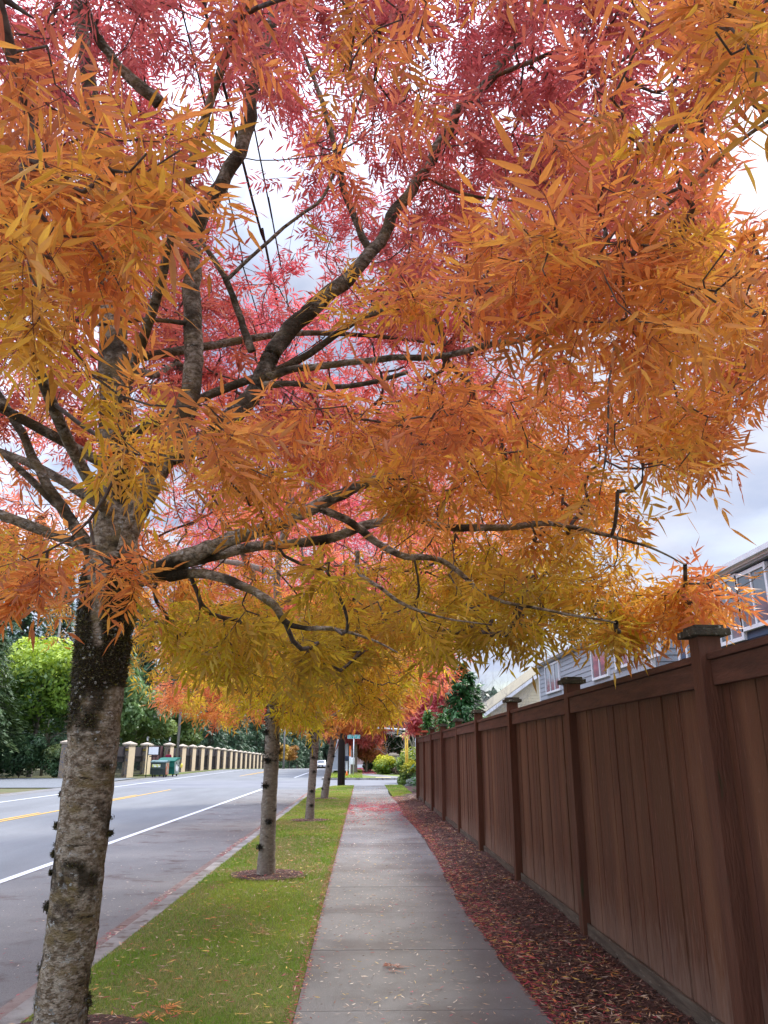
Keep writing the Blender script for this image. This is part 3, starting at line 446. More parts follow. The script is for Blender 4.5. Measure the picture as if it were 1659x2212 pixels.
# ============ other ash trees ============
def ash(base, lean, r0, cz, rad, n, seed, shift, label, nl=(6, 9), sc=1.2, tm=TL, floor=2.0, zoff=0, trunk_top=2.3, fl=None, group='ash trees along the verge', low=None, nj=.45, pz=PALZ, pc=PALC, core=.15, name='ash_tree', dark=True):
    r = np.random.default_rng(seed); bx, by = base; bz = float(gz(by)); t = empty(name, (bx, by, bz), label, 'tree', group); tb = Tubes(); nodes = []
    tp = np.array([bx+lean[0], by+lean[1], trunk_top+bz]); q = [(bx, by, bz-.1, r0*1.35), (bx, by, bz+.06, r0*1.15), (bx+lean[0]*.15, by, bz+.5, r0), (bx+lean[0]*.55, by+lean[1]*.5, bz+1.4, r0*.93), (*tp, r0*.9), (*(tp+[.1, 0, .7]), r0*.7), (*(tp+[-.05, .1, 1.8]), r0*.5), (*(tp+[.1, 0, 3.2]), r0*.3), (*(tp+[0, 0, 4.4]), .02)]
    s = spline(q, 70); tb.add(s[:, :3], s[:, 3], 20, .25, 12); nodes.extend(s[36:, :3])
    for i in range(9):
        a = 2.4*i+r.random(); e = math.radians(r.uniform(10, 55)); L = rad[0]*r.uniform(.7, .95); p0 = s[34+i*3, :3]; d = np.array([math.cos(a)*math.cos(e), math.sin(a)*math.cos(e), math.sin(e)])
        pts = [(*(p0+d*L*u+np.array([0, 0, -.3*L*.3*u*u])+r.normal(0, .08, 3)*u), r0*.45*(1-u)**.8+.008) for u in np.linspace(0, 1, 6)]; s2 = spline(pts, 18); tb.add(s2[:, :3], s2[:, 3], 7, .2, 9); nodes.extend(s2[4:, :3])
    N = n*14; cc = np.array([bx+lean[0], by+lean[1], cz+bz]); p = cc+r.uniform(-1.1, 1.1, (N, 3))*np.array(rad); q = np.linalg.norm((p-cc)/np.array(rad), axis=1)+.22*(fbm(p*.8, 3, seed)-.5)*2
    keep = (q < 1) & (r.random(N) < np.where(q > .55, 1, core)) & (fbm(p*1.3+seed, 3, 2) > .42)
    fz = floor+.7*fbm(p*np.array([.7, .7, 0])+seed, 2)-.1; fz = fz+(fl(p) if fl else 0); keep &= p[:, 2]-bz > fz
    p = p[keep][:n]
    if low:
        q2 = []
        for cx, cy, rx, ry, ya, yb, m_ in low:
            for _ in range(m_): a = r.random()*6.283; u = math.sqrt(r.random()); q2.append(P(cx+rx*u*math.cos(a), cy+ry*u*math.sin(a), r.uniform(ya, yb)))
        p = np.vstack([p, q2])
    tw = Tubes(); dirs = twigs(np.array(nodes), None, p, tw, r, sag=.12, kmin=3, rmin=.003, knot=.004)
    a = foliage(p-np.array([0, 0, bz]), dirs, r, tm, nl, sc, shift, droop=.25, nj=nj, pz=pz, pc=pc); V, T, C = place(tm, a[0]+np.array([0, 0, bz]), a[1], a[2], a[3], r)
    tb.build('trunk', M['bark_far'], t); tw.build('branches', M['twig'], t); npmesh('crown', V, T, M['leaf'], t, C)
    if dark:     # moss sleeve where trunk meets crown and dark knots
        k = 3500; u = r.integers(26, 37, k); an = r.random(k)*6.283; nn = np.stack([np.cos(an), np.sin(an), np.zeros(k)], -1); bp = s[u, :3]+nn*s[u, 3:4]*1.0+r.normal(0, .02, (k, 3)); kk = fbm(bp*5, 2, 4) > .45; bp = bp[kk]; nn = nn[kk]
        for zz in (.35, .62, 1.05, 1.4, 1.75):
            a0 = r.uniform(-2.6, -.6); c = s[np.argmin(np.abs(s[:, 2]-bz-zz)), :4]; g = np.array([math.cos(a0), math.sin(a0), 0]); bp = np.vstack([bp, c[:3]+g*(c[3]*.97)+r.normal(0, .022, (260, 3))*[1, 1, .8]]); nn = np.vstack([nn, np.tile(g, (260, 1))])
        bn = nrm(nn+r.normal(0, .9, nn.shape)); sd = nrm(np.cross(bn, r.normal(0, 1, bn.shape)))*.009; Vm = np.stack([bp-sd, bp+sd, bp+bn*.016], 1).reshape(-1, 3); npmesh('moss', Vm, np.arange(len(Vm)).reshape(-1, 3), M['moss'], t, np.tile([.02, .017, .008], (len(Vm), 1)))
    return t
PZ2 = np.array([1.6, 2.4, 3.2, 4.2, 5.4, 7]); PC2 = np.array([(.60, .51, .03), (.72, .50, .035), (.70, .37, .05), (.82, .27, .09), (.74, .17, .11), (.60, .10, .12)])
ash((-1.23, 10.9), (.02, 0), .104, 4.9, (3.7, 3.7, 3.3), 1300, 31, 0, 'second ash tree on the verge with olive yellow low leaves', pz=PZ2, pc=PC2, floor=1.75, fl=lambda p: .5*np.clip(-(p[:, 0]+1.2)/2, 0, 1)+.95*np.clip((p[:, 0]-.3)/1.3, 0, 1), sc=1.12, trunk_top=2.15, low=[(770, 1490, 130, 40, 9, 11.5, 60), (650, 1540, 60, 28, 9.5, 11.5, 22), (820, 1530, 45, 22, 9, 11, 14), (480, 1420, 120, 60, 9, 12, 34), (600, 1470, 110, 50, 8.5, 11, 50), (830, 1430, 80, 45, 9, 11, 30)])
ash((-1.22, 19.4), (.12, 0), .098, 5.2, (4.0, 4.0, 3.4), 1300, 32, 1.4, 'third ash tree along the verge with coral orange crown and knotted pale trunk', floor=1.9, sc=1.5, pz=PZ2, pc=PC2, fl=lambda p: .5*np.clip((p[:, 0]-.2)/1.5, 0, 1), trunk_top=2.2, low=[(420, 1490, 90, 50, 16.5, 19, 50), (500, 1540, 60, 20, 16.5, 19, 16)])
ash((-1.30, 28.6), (.35, 0), .125, 5.0, (3.6, 3.6, 3.2), 1000, 33, 1.2, 'fourth and farthest ash tree of the near verge, its pale trunk leaning right', floor=2.0, sc=1.7, pz=PZ2, pc=PC2, tm=TF, trunk_top=2.4)
red5 = ash((-.55, 66), (0, 0), .16, 4.6, (3.0, 3.0, 2.8), 420, 34, 3.2, 'scarlet autumn street tree just beyond the side street by the street sign', floor=2.0, sc=2.4, tm=TF, group='red trees beyond the side street', name='street_tree', dark=False)
for i, (x, y, lab) in enumerate(((-.8, 73, 'second red street tree in the row beyond the side street'), (-.9, 80, 'third red street tree in the row beyond the side street'), (-1.0, 88, 'fourth red street tree in the row beyond the side street'), (-1.1, 97, 'last red street tree in the row beyond the side street'))):
    c = copy_tree(red5); c.location = (x, y, float(gz(y))); c.rotation_euler = (0, 0, i*1.3+.5); c['label'] = lab
REDP = np.array([(.82, .24, .20), (.84, .22, .25), (.80, .20, .25)])
ash((3.5, 42), (0, 0), .12, 4.6, (1.9, 1.9, 2.3), 520, 35, 0, 'crimson tree rising behind the far end of the wooden fence', floor=2.2, sc=1.9, tm=TF, group='garden trees behind the fence', pz=np.array([2, 4, 7]), pc=REDP, name='red_tree', dark=False)
ash((.35, 69), (0, 0), .1, 2.7, (1.5, 1.5, 1.8), 300, 36, 0, 'dusky red and bronze small tree beside the far pavement', floor=.9, sc=2.0, tm=TF, group='garden trees across the side street', pz=np.array([.5, 1.8, 3, 7]), pc=np.array([(.48, .28, .07), (.62, .27, .12), (.70, .18, .18), (.68, .15, .18)]), name='red_tree', dark=False, trunk_top=1.2)
# ============ green trees and shrubs ============
def quads(p, nrmv, size, cols, r, asp=.5, fold=False):
    n = len(p); a = nrm(nrmv+r.normal(0, .55, (n, 3))); s = nrm(np.cross(a, r.normal(0, 1, (n, 3)))); u = np.cross(a, s); sz = np.asarray(size)[:, None]
    V = np.stack([p-u*sz, p+s*sz*asp, p+u*sz, p-s*sz*asp], 1); V[:, 0] += a*0; return V.reshape(-1, 3), np.arange(4*n).reshape(-1, 4), np.repeat(cols, 4, 0)
def leafy(t, blobs, n, size, c1, c2, seed, name='crown', m=None, asp=.5, clumpn=.5, hl=None):
    r = np.random.default_rng(seed); PP = []; NN = []; vol = np.array([b[3]*b[4]+b[4]*b[5]+b[3]*b[5] for b in blobs]); ks = (n*vol/vol.sum()).astype(int)
    for b, k in zip(blobs, ks):
        d = nrm(r.normal(0, 1, (k, 3))); rr = (1-r.random(k)**2*.45)*(1+.5*(fbm(d*2.3+np.array(b[:3])*3, 3, seed)-.5)); PP.append(np.array(b[:3])+d*rr[:, None]*np.array(b[3:6])); NN.append(d)
    p = np.concatenate(PP); nn = np.concatenate(NN); f = fbm(p*(clumpn*2/size*.12), 3, seed); kp = (f > .36) & (p[:, 2] > .02+b[2]*0); p = p[kp]; nn = nn[kp]; f = f[kp]
    g = np.clip((f-.4)*3+r.normal(0, .18, len(f)), 0, 1)[:, None]; c = np.array(c1)*(1-g)+np.array(c2)*g
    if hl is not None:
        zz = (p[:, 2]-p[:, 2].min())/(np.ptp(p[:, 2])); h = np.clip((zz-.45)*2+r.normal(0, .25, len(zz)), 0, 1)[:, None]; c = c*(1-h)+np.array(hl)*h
    V, T, C = quads(p, nn, size*r.uniform(.6, 1.4, len(p)), c, r, asp); base = np.array(t.location); return npmesh(name, V+base, T, m or M['green'], t, C)
def broad(loc, h, w_, seed, label, c1=(.03, .07, .012), c2=(.10, .17, .03), size=.14, n=9000, trunk=True, cat='tree', group=None, name='leafy_tree', hl=None, nb=7, asp=.55):
    r = np.random.default_rng(seed); t = empty(name, (loc[0], loc[1], float(gz(loc[1]))-.1), label, cat, group); th = h*.3 if trunk else 0
    bl = [(0, 0, th+(h-th)*.5, w_*.42, w_*.42, (h-th)*.48)]
    for i in range(nb): a = r.random()*6.28; zz = r.uniform(.15, .8); bl.append((math.cos(a)*w_*.3, math.sin(a)*w_*.3, th+(h-th)*zz, w_*r.uniform(.16, .26), w_*r.uniform(.16, .26), (h-th)*r.uniform(.12, .22)))
    leafy(t, bl, n, size, c1, c2, seed, 'crown' if trunk else 'foliage', hl=hl, asp=asp); tb = Tubes(); b = np.array(t.location); rr = max(.03, h*.016)
    if trunk:
        tb.add(spline([b+[0, 0, -.1], b+[.05*h*.1, 0, th*.6], b+[0, .02*h, h*.55], b+[0, 0, h*.8]], 14), np.linspace(rr*1.3, rr*.3, 14), 9, .2, 4)
        for i in range(6): a = i*1.05+r.random(); z0 = th*.7+i*h*.06; tb.add(spline([b+[0, 0, z0], b+[math.cos(a)*w_*.2, math.sin(a)*w_*.2, z0+h*.1], b+[math.cos(a)*w_*.38, math.sin(a)*w_*.38, z0+h*.18]], 8), np.linspace(rr*.5, rr*.12, 8), 6)
        tb.build('trunk', M['darkbark'], t)
    else:
        for i in range(8): a = i*.8; tb.add([b, b+[math.cos(a)*w_*.15, math.sin(a)*w_*.15, h*.4], b+[math.cos(a)*w_*.3, math.sin(a)*w_*.3, h*.75]], [.02, .014, .008], 5)
        tb.build('stems', M['twig'], t)
    return t
def conifer(loc, h, w_, seed, label, c1=(.012, .035, .018), c2=(.05, .10, .045), lo=.12, whorls=None, group=None, size=.16, per=16, droop=.35, name='conifer_tree', sparse=0):
    r = np.random.default_rng(seed); t = empty(name, (loc[0], loc[1], float(gz(loc[1]))-.1), label, 'tree', group); b = np.array(t.location); tb = Tubes(); tr = max(.05, h*.012)
    tb.add(spline([b-[0, 0, .2], b+[0, .01*h, h*.4], b+[0, 0, h*.97]], 16), np.linspace(tr*1.3, .02, 16), 9); PP = []; NN = []; DD = []; wh = whorls or int(h*2.2)
    for i in range(wh):
        u = i/(wh-1); z = h*(lo+(1-lo-.01)*u); R = w_*.5*(1-u)**.8*r.uniform(.75, 1.1)+.12; nb = max(5, int(9*(1-u*.3)))
        for k in range(nb):
            if r.random() < sparse: continue
            a = 6.283*k/nb+r.random()*.9; L = R*r.uniform(.6, 1.1); q = r.random(per*2)**.6; d = np.array([math.cos(a), math.sin(a), 0]); sd = np.array([-math.sin(a), math.cos(a), 0])
            pp = b+np.array([0, 0, z])+d*(q*L)[:, None]+sd*(r.normal(0, .11*L+.03, len(q))*(1-q*.5))[:, None]; pp[:, 2] += -droop*L*q**1.6+r.normal(0, .05, len(q))-np.abs(r.normal(0, .12*L**.5, len(q)))*q
            PP.append(pp); NN.append(np.tile([0, 0, 1.], (len(q), 1))+d*.5); DD.append(np.tile(d+[0, 0, -.5], (len(q), 1)))
            if k % 3 == 0: tb.add([b+[0, 0, z], b+[0, 0, z-droop*.3*L]+d*L*.55], [tr*.3*(1-u)+.008, .006], 4)
    p = np.concatenate(PP); nn = np.concatenate(NN); dd = nrm(np.concatenate(DD)+r.normal(0, .35, p.shape)); n = len(p); s = nrm(np.cross(nrm(nn+r.normal(0, .3, nn.shape)), dd)); sz = (size*r.uniform(.6, 1.5, n))[:, None]
    V = np.stack([p-dd*sz*.3, p+s*sz*.28+dd*sz*.3, p+dd*sz*1.2, p-s*sz*.28+dd*sz*.3], 1).reshape(-1, 3); f = np.clip(fbm(p*.9, 3, seed)*1.6-.4+r.normal(0, .15, n), 0, 1)[:, None]; c = np.array(c1)*(1-f)+np.array(c2)*f
    npmesh('crown', V, np.arange(4*n).reshape(-1, 4), M['green'], t, np.repeat(c, 4, 0)); tb.build('trunk', M['darkbark'], t); return t
# --- left side: driveway shrubs and woods
G1 = 'trees behind the pillared wall'
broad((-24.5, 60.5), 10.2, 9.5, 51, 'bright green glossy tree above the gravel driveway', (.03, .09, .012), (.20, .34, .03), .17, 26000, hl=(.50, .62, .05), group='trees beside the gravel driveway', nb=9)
conifer((-25.6, 54.5), 11, 7.5, 52, 'drooping grey green cedar at the left edge beside the bright green tree', (.06, .11, .04), (.19, .26, .09), lo=.30, per=26, droop=.6, group='trees beside the gravel driveway', size=.2)
for i, (x, y, h, ww, lab, hl) in enumerate(((-26.5, 56.5, 2.6, 3.2, 'leafy dark shrub at the left edge behind the gravel drive', None), (-24.0, 57.5, 2.9, 3.4, 'dense dark green shrub in the middle of the thicket behind the gravel', None), (-21.6, 58, 2.3, 2.8, 'scruffy green shrub beside the set back cream pillar', (.16, .2, .06)), (-19.6, 58.5, 1.6, 2.0, 'low brownish shrub hugging the near tree trunk edge behind the road', (.2, .16, .07)), (-29, 58, 4, 4, 'tall dark shrub under the drooping cedar', None), (-27.5, 62, 6, 6, 'black green shrub filling the hollow under the bright tree', None))): broad((x, y), h, ww, 60+i, lab, (.02, .06, .02), (.12, .22, .08), .10, 7000, trunk=False, cat='shrub', group='shrubs behind the gravel drive', name='shrub', hl=hl)
wood = []
protoC = [conifer((-20-i*3, 100+i*5), h, ww, 70+i, lab, lo=lo, group=G1, size=.34, per=13, c1=(.035, .085, .05), c2=(.13, .23, .11)) for i, (h, ww, lo, lab) in enumerate(((21, 7.5, .16, ''), (17, 7, .06, ''), (24, 8, .26, '')))]
protoB = [broad((-24, 70), 11, 9, 80, '', (.08, .16, .05), (.23, .35, .12), .26, 11000, group=G1), broad((-24, 76), 9, 8, 81, '', (.09, .16, .04), (.27, .35, .09), .24, 9000, group=G1)]
spots = [('C', 0, -31, 66, 1), ('B', 0, -24.5, 72, 1), ('B', 1, -22.5, 80, .95), ('C', 1, -24, 88, .95), ('B', 0, -28, 84, 1.2), ('C', 2, -33, 76, 1.1), ('C', 0, -27, 95, 1), ('C', 1, -22.5, 101, .8), ('B', 1, -21.5, 93, .85), ('C', 2, -24, 108, .95), ('C', 1, -21.5, 116, .9), ('C', 2, -23.5, 124, .95), ('C', 0, -29, 118, 1.05), ('C', 1, -21.5, 134, .9), ('C', 0, -22.5, 146, .95), ('C', 2, -26, 156, 1), ('C', 1, -18.5, 160, .85), ('C', 0, -17.5, 172, .9), ('C', 1, -16, 186, .9), ('C', 2, -38, 58, 1.1), ('C', 0, -36, 50, .95), ('C', 1, -42, 66, 1.2), ('C', 2, -44, 52, 1.2), ('C', 0, -16, 200, 1.), ('C', 2, -9, 236, 1.1), ('C', 1, -3, 240, 1.1), ('C', 0, -14, 225, 1.1), ('C', 1, 4, 228, 1.1), ('C', 0, -35, 90, 1.1), ('C', 1, -20, 152, 1.0), ('C', 1, -19, 168, 1.1), ('C', 0, -21, 180, 1.1), ('C', 1, -14, 205, 1.2), ('C', 1, -30, 104, 1.1), ('C', 1, -27, 132, 1.1)]
used = {}
desc = {('C', 0): 'tall dark fir', ('C', 1): 'bushy low branched spruce', ('C', 2): 'very tall bare stemmed fir', ('B', 0): 'rounded mid green broadleaf tree', ('B', 1): 'yellow green broadleaf tree'}
for k, (a, j, x, y, s) in enumerate(spots):
    pr = (protoC if a == 'C' else protoB)[j]
    if (a, j) not in used: o = pr; used[(a, j)] = 0
    else: o = copy_tree(pr); used[(a, j)] += 1
    o.location = (x, y, float(gz(y))-.1); o.rotation_euler = (0, 0, k*1.7); o.scale = (s, s, s*(1+.06*math.sin(k*2.1)))
    where = 'at the far end of the road' if y > 195 else ('behind the dumpsters' if x > -29 and y < 74 else ('behind the start of the pillared wall' if y < 90 else ('behind the middle of the pillared wall' if y < 128 else 'behind the far end of the pillared wall')))
    if x < -30: where = 'above the gravel driveway in the back row'
    o['label'] = desc[(a, j)]+' '+where; o['kn'] = 1
seen = {}
for o in [o for o in bpy.data.objects if o.get('kn')]:
    del o['kn']; seen.setdefault(o['label'], []).append(o)
ordn = ['#'] if 0 else ['first', 'second', 'third', 'fourth', 'fifth', 'sixth', 'seventh', 'eighth', 'ninth']
for lab, L in seen.items():
    if len(L) > 1:
        L.sort(key=lambda o: o.location.x/o.location.y)
        for i, o in enumerate(L): o['label'] = lab+', '+ordn[i]+' from left'
broad((-15.6, 152), 4.5, 4, 90, 'yellow leaved small tree at the far left roadside', (.4, .22, .02), (.6, .4, .03), .2, 2500, group=None, name='yellow_tree')
broad((-14.8, 165), 4.5, 4, 93, 'golden brown roadside tree far down the road behind the white car', (.3, .13, .02), (.55, .3, .05), .2, 2500, name='yellow_tree')
broad((-16, 150), 1.4, 4, 91, 'rounded dark hedge shrub at the end of the pillared wall', (.015, .05, .012), (.05, .11, .03), .12, 3000, trunk=False, cat='shrub', name='shrub')
# far woods as one mass
def far_woods():
    r = np.random.default_rng(5); n = 150000; th = r.uniform(-1.15, 1.1, n); R = r.uniform(250, 330, n); R = np.where(th < .02, r.uniform(205, 300, n), R); x = np.sin(th)*R; y = np.cos(th)*R; k = (x < -40) | (y > 245); x = x[k]; y = y[k]
    hh = 17+9*fbm(np.stack([x*.12, y*.12, x*0], -1), 3, 2); z = gz(y)+r.random(len(x))**.8*hh; p = np.stack([x, y, z], -1); f = fbm(p*.25, 3)[:, None]; c = np.array([.015, .035, .02])*(1-f)+np.array([.06, .10, .05])*f
    V, T, C = quads(p, np.tile([0, -1, .4], (len(p), 1)), r.uniform(.8, 2.0, len(p)), c, r, .6); o = npmesh('far_woods', V, T, M['green'], None, C); tag(o, 'dark far wood closing the view beyond the trees', 'woods', kind='stuff')
far_woods()
# --- right side greenery
conifer((4.75, 37), 5.7, 5.4, 101, 'dense dark green cypress behind the far fence panels', (.02, .09, .02), (.08, .22, .045), lo=.05, per=28, droop=-.15, group='garden trees behind the fence', size=.16, whorls=26)
for i, (x, y, h) in enumerate(((2.75, 33.5, 3.3), (3.35, 33, 3.15))): conifer((x, y), h, 1.3, 103+i, ('left' if i == 0 else 'right')+' of two bright green arborvitae just behind the fence end', (.03, .12, .02), (.12, .28, .045), lo=.02, per=14, droop=-.4, group='arborvitae behind the fence end', size=.09, whorls=22, name='arborvitae')
broad((4.6, 74), 7.8, 6.0, 105, 'large dark evergreen mound behind the stone monument', (.008, .03, .012), (.03, .075, .03), .16, 14000, trunk=False, cat='shrub', name='evergreen_shrub')
broad((.75, 73), 2.6, 1.6, 106, 'narrow dark green bush beside the far wooden fence', (.02, .05, .01), (.07, .10, .03), .1, 3000, trunk=False, cat='shrub', name='shrub')
YB = dict(trunk=False, cat='shrub', group='yellow green bushes at the street corner', name='golden_shrub', nb=6)
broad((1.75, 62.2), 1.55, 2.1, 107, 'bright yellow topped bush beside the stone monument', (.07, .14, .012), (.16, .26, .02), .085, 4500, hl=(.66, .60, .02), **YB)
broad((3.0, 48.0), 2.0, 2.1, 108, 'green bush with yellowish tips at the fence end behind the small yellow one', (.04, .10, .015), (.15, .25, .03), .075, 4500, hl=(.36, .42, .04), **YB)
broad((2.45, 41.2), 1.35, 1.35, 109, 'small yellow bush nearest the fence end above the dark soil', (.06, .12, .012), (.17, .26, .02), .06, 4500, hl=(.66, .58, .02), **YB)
broad((2.95, 40.9), .85, 1.1, 110, 'green round bush touching the fence end beside the small yellow bush', (.05, .10, .02), (.13, .2, .04), .05, 3000, **{**YB, 'name': 'shrub'})
broad((2.55, 39.2), .5, .9, 112, 'silvery grey ground shrub under the small yellow bush', (.2, .24, .2), (.34, .38, .33), .035, 2500, **{**YB, 'name': 'silver_shrub', 'group': 'low silver and brown shrubs at the corner'})
broad((2.95, 61.5), .8, 1.6, 113, 'rusty brown low shrub in front of the stone monument', (.10, .07, .05), (.17, .12, .08), .07, 2500, **{**YB, 'name': 'brown_shrub', 'group': 'low silver and brown shrubs at the corner'})
broad((4.1, 62), 1.5, 1.6, 114, 'dull grey green shrub right of the stone monument', (.10, .13, .10), (.2, .24, .19), .07, 2500, **{**YB, 'name': 'silver_shrub', 'group': 'low silver and brown shrubs at the corner'})
# bare trees
def bare(loc, h, seed, label, spread=.5, gen=5, m='greypole', r0=.05, group='bare trees', nk=3):
    r = np.random.default_rng(seed); t = empty('bare_tree', (loc[0], loc[1], 0), label, 'tree', group); b = np.array([loc[0], loc[1], 0.]); tr = Tubes(); tw = Tubes()
    def grow(p, d, L, rad, g):
        q = p+d*L; mid = (p+q)/2+r.normal(0, .05*L, 3); (tr if g == 0 else tw).add(spline([p, mid, q], 6), np.linspace(rad, rad*.62, 6), 7 if g < 2 else 3)
        if g >= gen: return
        for _ in range(nk if g else nk+1): d2 = nrm(d+r.normal(0, spread, 3)+np.array([0, 0, .12])); grow(q if r.random() < .7 else mid, d2, L*r.uniform(.6, .85), rad*.6, g+1)
    grow(b, np.array([0, 0, 1.]), h*.28, r0, 0); tr.build('trunk', M[m], t); tw.build('branches', M[m], t); return t
M['paletwig'] = mat('pale_twig', (.36, .33, .30), .9, (.26, .24, .22), 6)
bare((7.0, 47), 7.0, 201, 'leafless pale birch seen against the sky left of the beige house', .42, 6, 'paletwig', .05)
bare((8.8, 50), 6.8, 204, 'second leafless pale birch just in front of the beige house gable', .42, 6, 'paletwig', .045)
bare((4.2, 66), 6.6, 202, 'leafless tree with spreading pale limbs behind the yellow pipes', .7, 5, 'paletwig', .14)
# ============ fence ============
FX = 1.88; fy = [4.18+2.87*(i-1) for i in range(-1, 10)]
def fence():
    t = empty('wooden_fence', (FX, 0, 0), 'tall brown stained board fence with capped posts along the mulch bed', 'fence')
    r = random.Random(3); cz = 2.11; last = len(fy)-1
    def top(i): return 2.10
    for i, y in enumerate(fy):
        x = FX+.012*math.sin(i*2.3)
        o = MB().box((x-.062, y-.062, -.05), (x+.062, y+.062, cz+.012*math.sin(i*1.7)), bev=.006).build('post', M['woodpost'], t)
        z = cz+.012*math.sin(i*1.7); c = MB(); c.box((x-.105, y-.105, z+.001), (x+.105, y+.105, z+.038), bev=.006); c.box((x-.080, y-.080, z+.0385), (x+.080, y+.080, z+.060), bev=.006)
        co = c.build('post_cap', M['redcap' if i >= last-1 else 'woodcap'], o)
        if i == last: break
        ya, yb = y+.064, fy[i+1]-.064; sg = .02*math.sin(i*3.1)
        b = MB(); yy = ya; k = 0
        while yy < yb-.01:
            w_ = min(r.choice((.138, .14, .142)), yb-yy); tilt = r.uniform(-.002, .002); gp = .002+(.005 if r.random() < .12 else 0)
            zt = 1.955+sg+r.uniform(-.002, .002); zb = .11+.02*math.sin(yy*1.3)+r.uniform(-.005, .005); d = r.uniform(0, .011)
            b.box((x+.010+d, yy+gp, zb), (x+.028+d, yy+w_-gp, zt), Matrix.Translation((0, yy, 1)) @ Matrix.Rotation(tilt, 4, 'X') @ Matrix.Translation((0, -yy, -1))); yy += w_; k += 1
        b.build('board_panel', M['wood'], t)
        MB().box((x-.030, ya+.002, 1.845+sg), (x+.007, yb-.002, 1.975+sg), bev=.004).build('face_rail', M['woodrail'], t)
        MB().box((x-.048, ya+.002, 1.978+sg), (x+.055, yb-.002, 2.016+sg), bev=.005).build('cap_rail', M['woodrail'], t)
        MB().box((x+.040, ya+.002, 1.80), (x+.075, yb-.002, 1.89)).box((x+.040, ya+.002, .35), (x+.075, yb-.002, .44)).build('back_rail', M['woodpost'], t)
        MB().box((x-.012, ya+.002, .02), (x+.008, yb-.002, .165+.01*math.sin(i)), bev=.004).build('kickboard', M['kick'], t)
fence()
# ============ litter, grass, mulch chips ============
def leaflets(n, pos, cols, r, L=(.045, .085), wdt=.20, lift=.004, curl=.25):
    a = r.random(n)*6.283; d = np.stack([np.cos(a), np.sin(a), r.normal(0, .10, n)], -1); s = np.stack([-np.sin(a), np.cos(a), r.normal(0, .25, n)], -1); ln = r.uniform(L[0], L[1], n)[:, None]; wd = ln*wdt*r.uniform(.5, 1, (n, 1)); up = np.array([0, 0, 1.]); c = r.uniform(0, curl, (n, 1))
    V = np.stack([pos-d*ln*.5+up*ln*c*.3, pos+s*wd*.5+up*.002, pos+d*ln*.5+up*ln*c*.5, pos-s*wd*.5+up*.002], 1); V[..., 2] += lift
    return V.reshape(-1, 3), np.arange(4*n).reshape(-1, 4), np.repeat(cols, 4, 0)
LC = {'red': (.55, .06, .09), 'crim': (.40, .035, .075), 'or': (.70, .26, .08), 'ye': (.75, .52, .12), 'tan': (.62, .42, .26), 'br': (.24, .11, .07), 'pale': (.80, .68, .54)}
def pick(r, n, keys, w_): w_ = np.array(w_)/sum(w_); c = np.array([LC[k] for k in keys])[r.choice(len(keys), n, p=w_)]; return c*r.uniform(.65, 1.2, (n, 1))
def litter(name, label, x0, x1, y0, y1, n, keys, w_, seed, zf, dens=None, power=1, **kw):
    r = np.random.default_rng(seed); u = r.random(n)**power; y = y0+(y1-y0)*u; a = np.array([x0(v) if callable(x0) else x0 for v in y]); b = np.array([x1(v) if callable(x1) else x1 for v in y]); x = a+(b-a)*r.random(n)
    if dens is not None: k = r.random(n) < dens(x, y); x = x[k]; y = y[k]
    p = np.stack([x, y, zf(x, y)+r.uniform(0, .004, len(x))], -1); V, T, C = leaflets(len(p), p, pick(r, len(p), keys, w_), r, **kw); tag(npmesh(name, V, T, M['litter'], None, C), label, 'leaves', kind='stuff')
flat = lambda x, y: 0*x+.012
litter('fallen_leaves', 'scattered pale and red leaflets on the concrete pavement', -.38, 1.08, 3, 39, 6500, ['pale', 'ye', 'br', 'red', 'tan'], [4, 2, 2, 1.6, 3], 1, flat, power=1.3, L=(.02, .055))
litter('fallen_leaves', 'carpet of crimson leaflets across the distant pavement', -.38, 1.1, 18, 29.5, 20000, ['red', 'crim', 'or', 'pale'], [5, 3, 1, .7], 2, flat, dens=lambda x, y: np.clip(np.exp(-((y-23.5)/2.0)**2)*1.0*(fbm(np.stack([x*3, y*1.5, x*0], -1), 3) > .40)+.05, 0, 1), L=(.05, .09))
litter('fallen_leaves', 'line of dark red leaflets along the grass edge of the pavement', -.445, -.36, 3, 39, 5200, ['red', 'crim', 'br', 'ye', 'or'], [5, 5, 4, .7, 1], 3, lambda x, y: 0*x+.014, L=(.02, .05), power=1.2)
litter('fallen_leaves', 'band of crimson leaflets along the mulch side of the pavement', lambda y: walkR(y)-.03, lambda y: walkR(y)+.42, 2.5, 30, 21000, ['red', 'crim', 'or', 'ye', 'tan', 'br'], [4.5, 3, 1.4, 1, 1.6, 2.4], 4, lambda x, y: mb_(x, y)-.001, dens=lambda x, y: np.clip(1.25*np.exp(-((x-1.12)/.17)**2)*(.35+fbm(np.stack([x*3, y*1.2, x*0], -1), 3)), 0, 1), power=1.25, L=(.03, .065))
litter('fallen_leaves', 'tan and amber leaflets strewn over the dark mulch', lambda y: walkR(y)+.02, 1.8, 2.5, 29, 11000, ['tan', 'ye', 'or', 'br', 'red', 'pale'], [4, 2, 2, 6, 3, 1.2], 5, lambda x, y: mb_(x, y)-.004, power=1.4, L=(.03, .075), dens=lambda x, y: .25+.75*(fbm(np.stack([x*2, y*1.0, x*0+4], -1), 3) > .46))
litter('fallen_leaves', 'autumn leaflets caught in the gutter beside the kerb', XS-.40, XS-.14, 3, 38, 4200, ['red', 'crim', 'tan', 'br', 'pale'], [4, 3, 2, 3, 2], 6, lambda x, y: 0*x-.112, dens=lambda x, y: np.clip((fbm(np.stack([x*0, y*.9, x*0], -1), 3)-.36)*3, .04, 1), power=1.1)
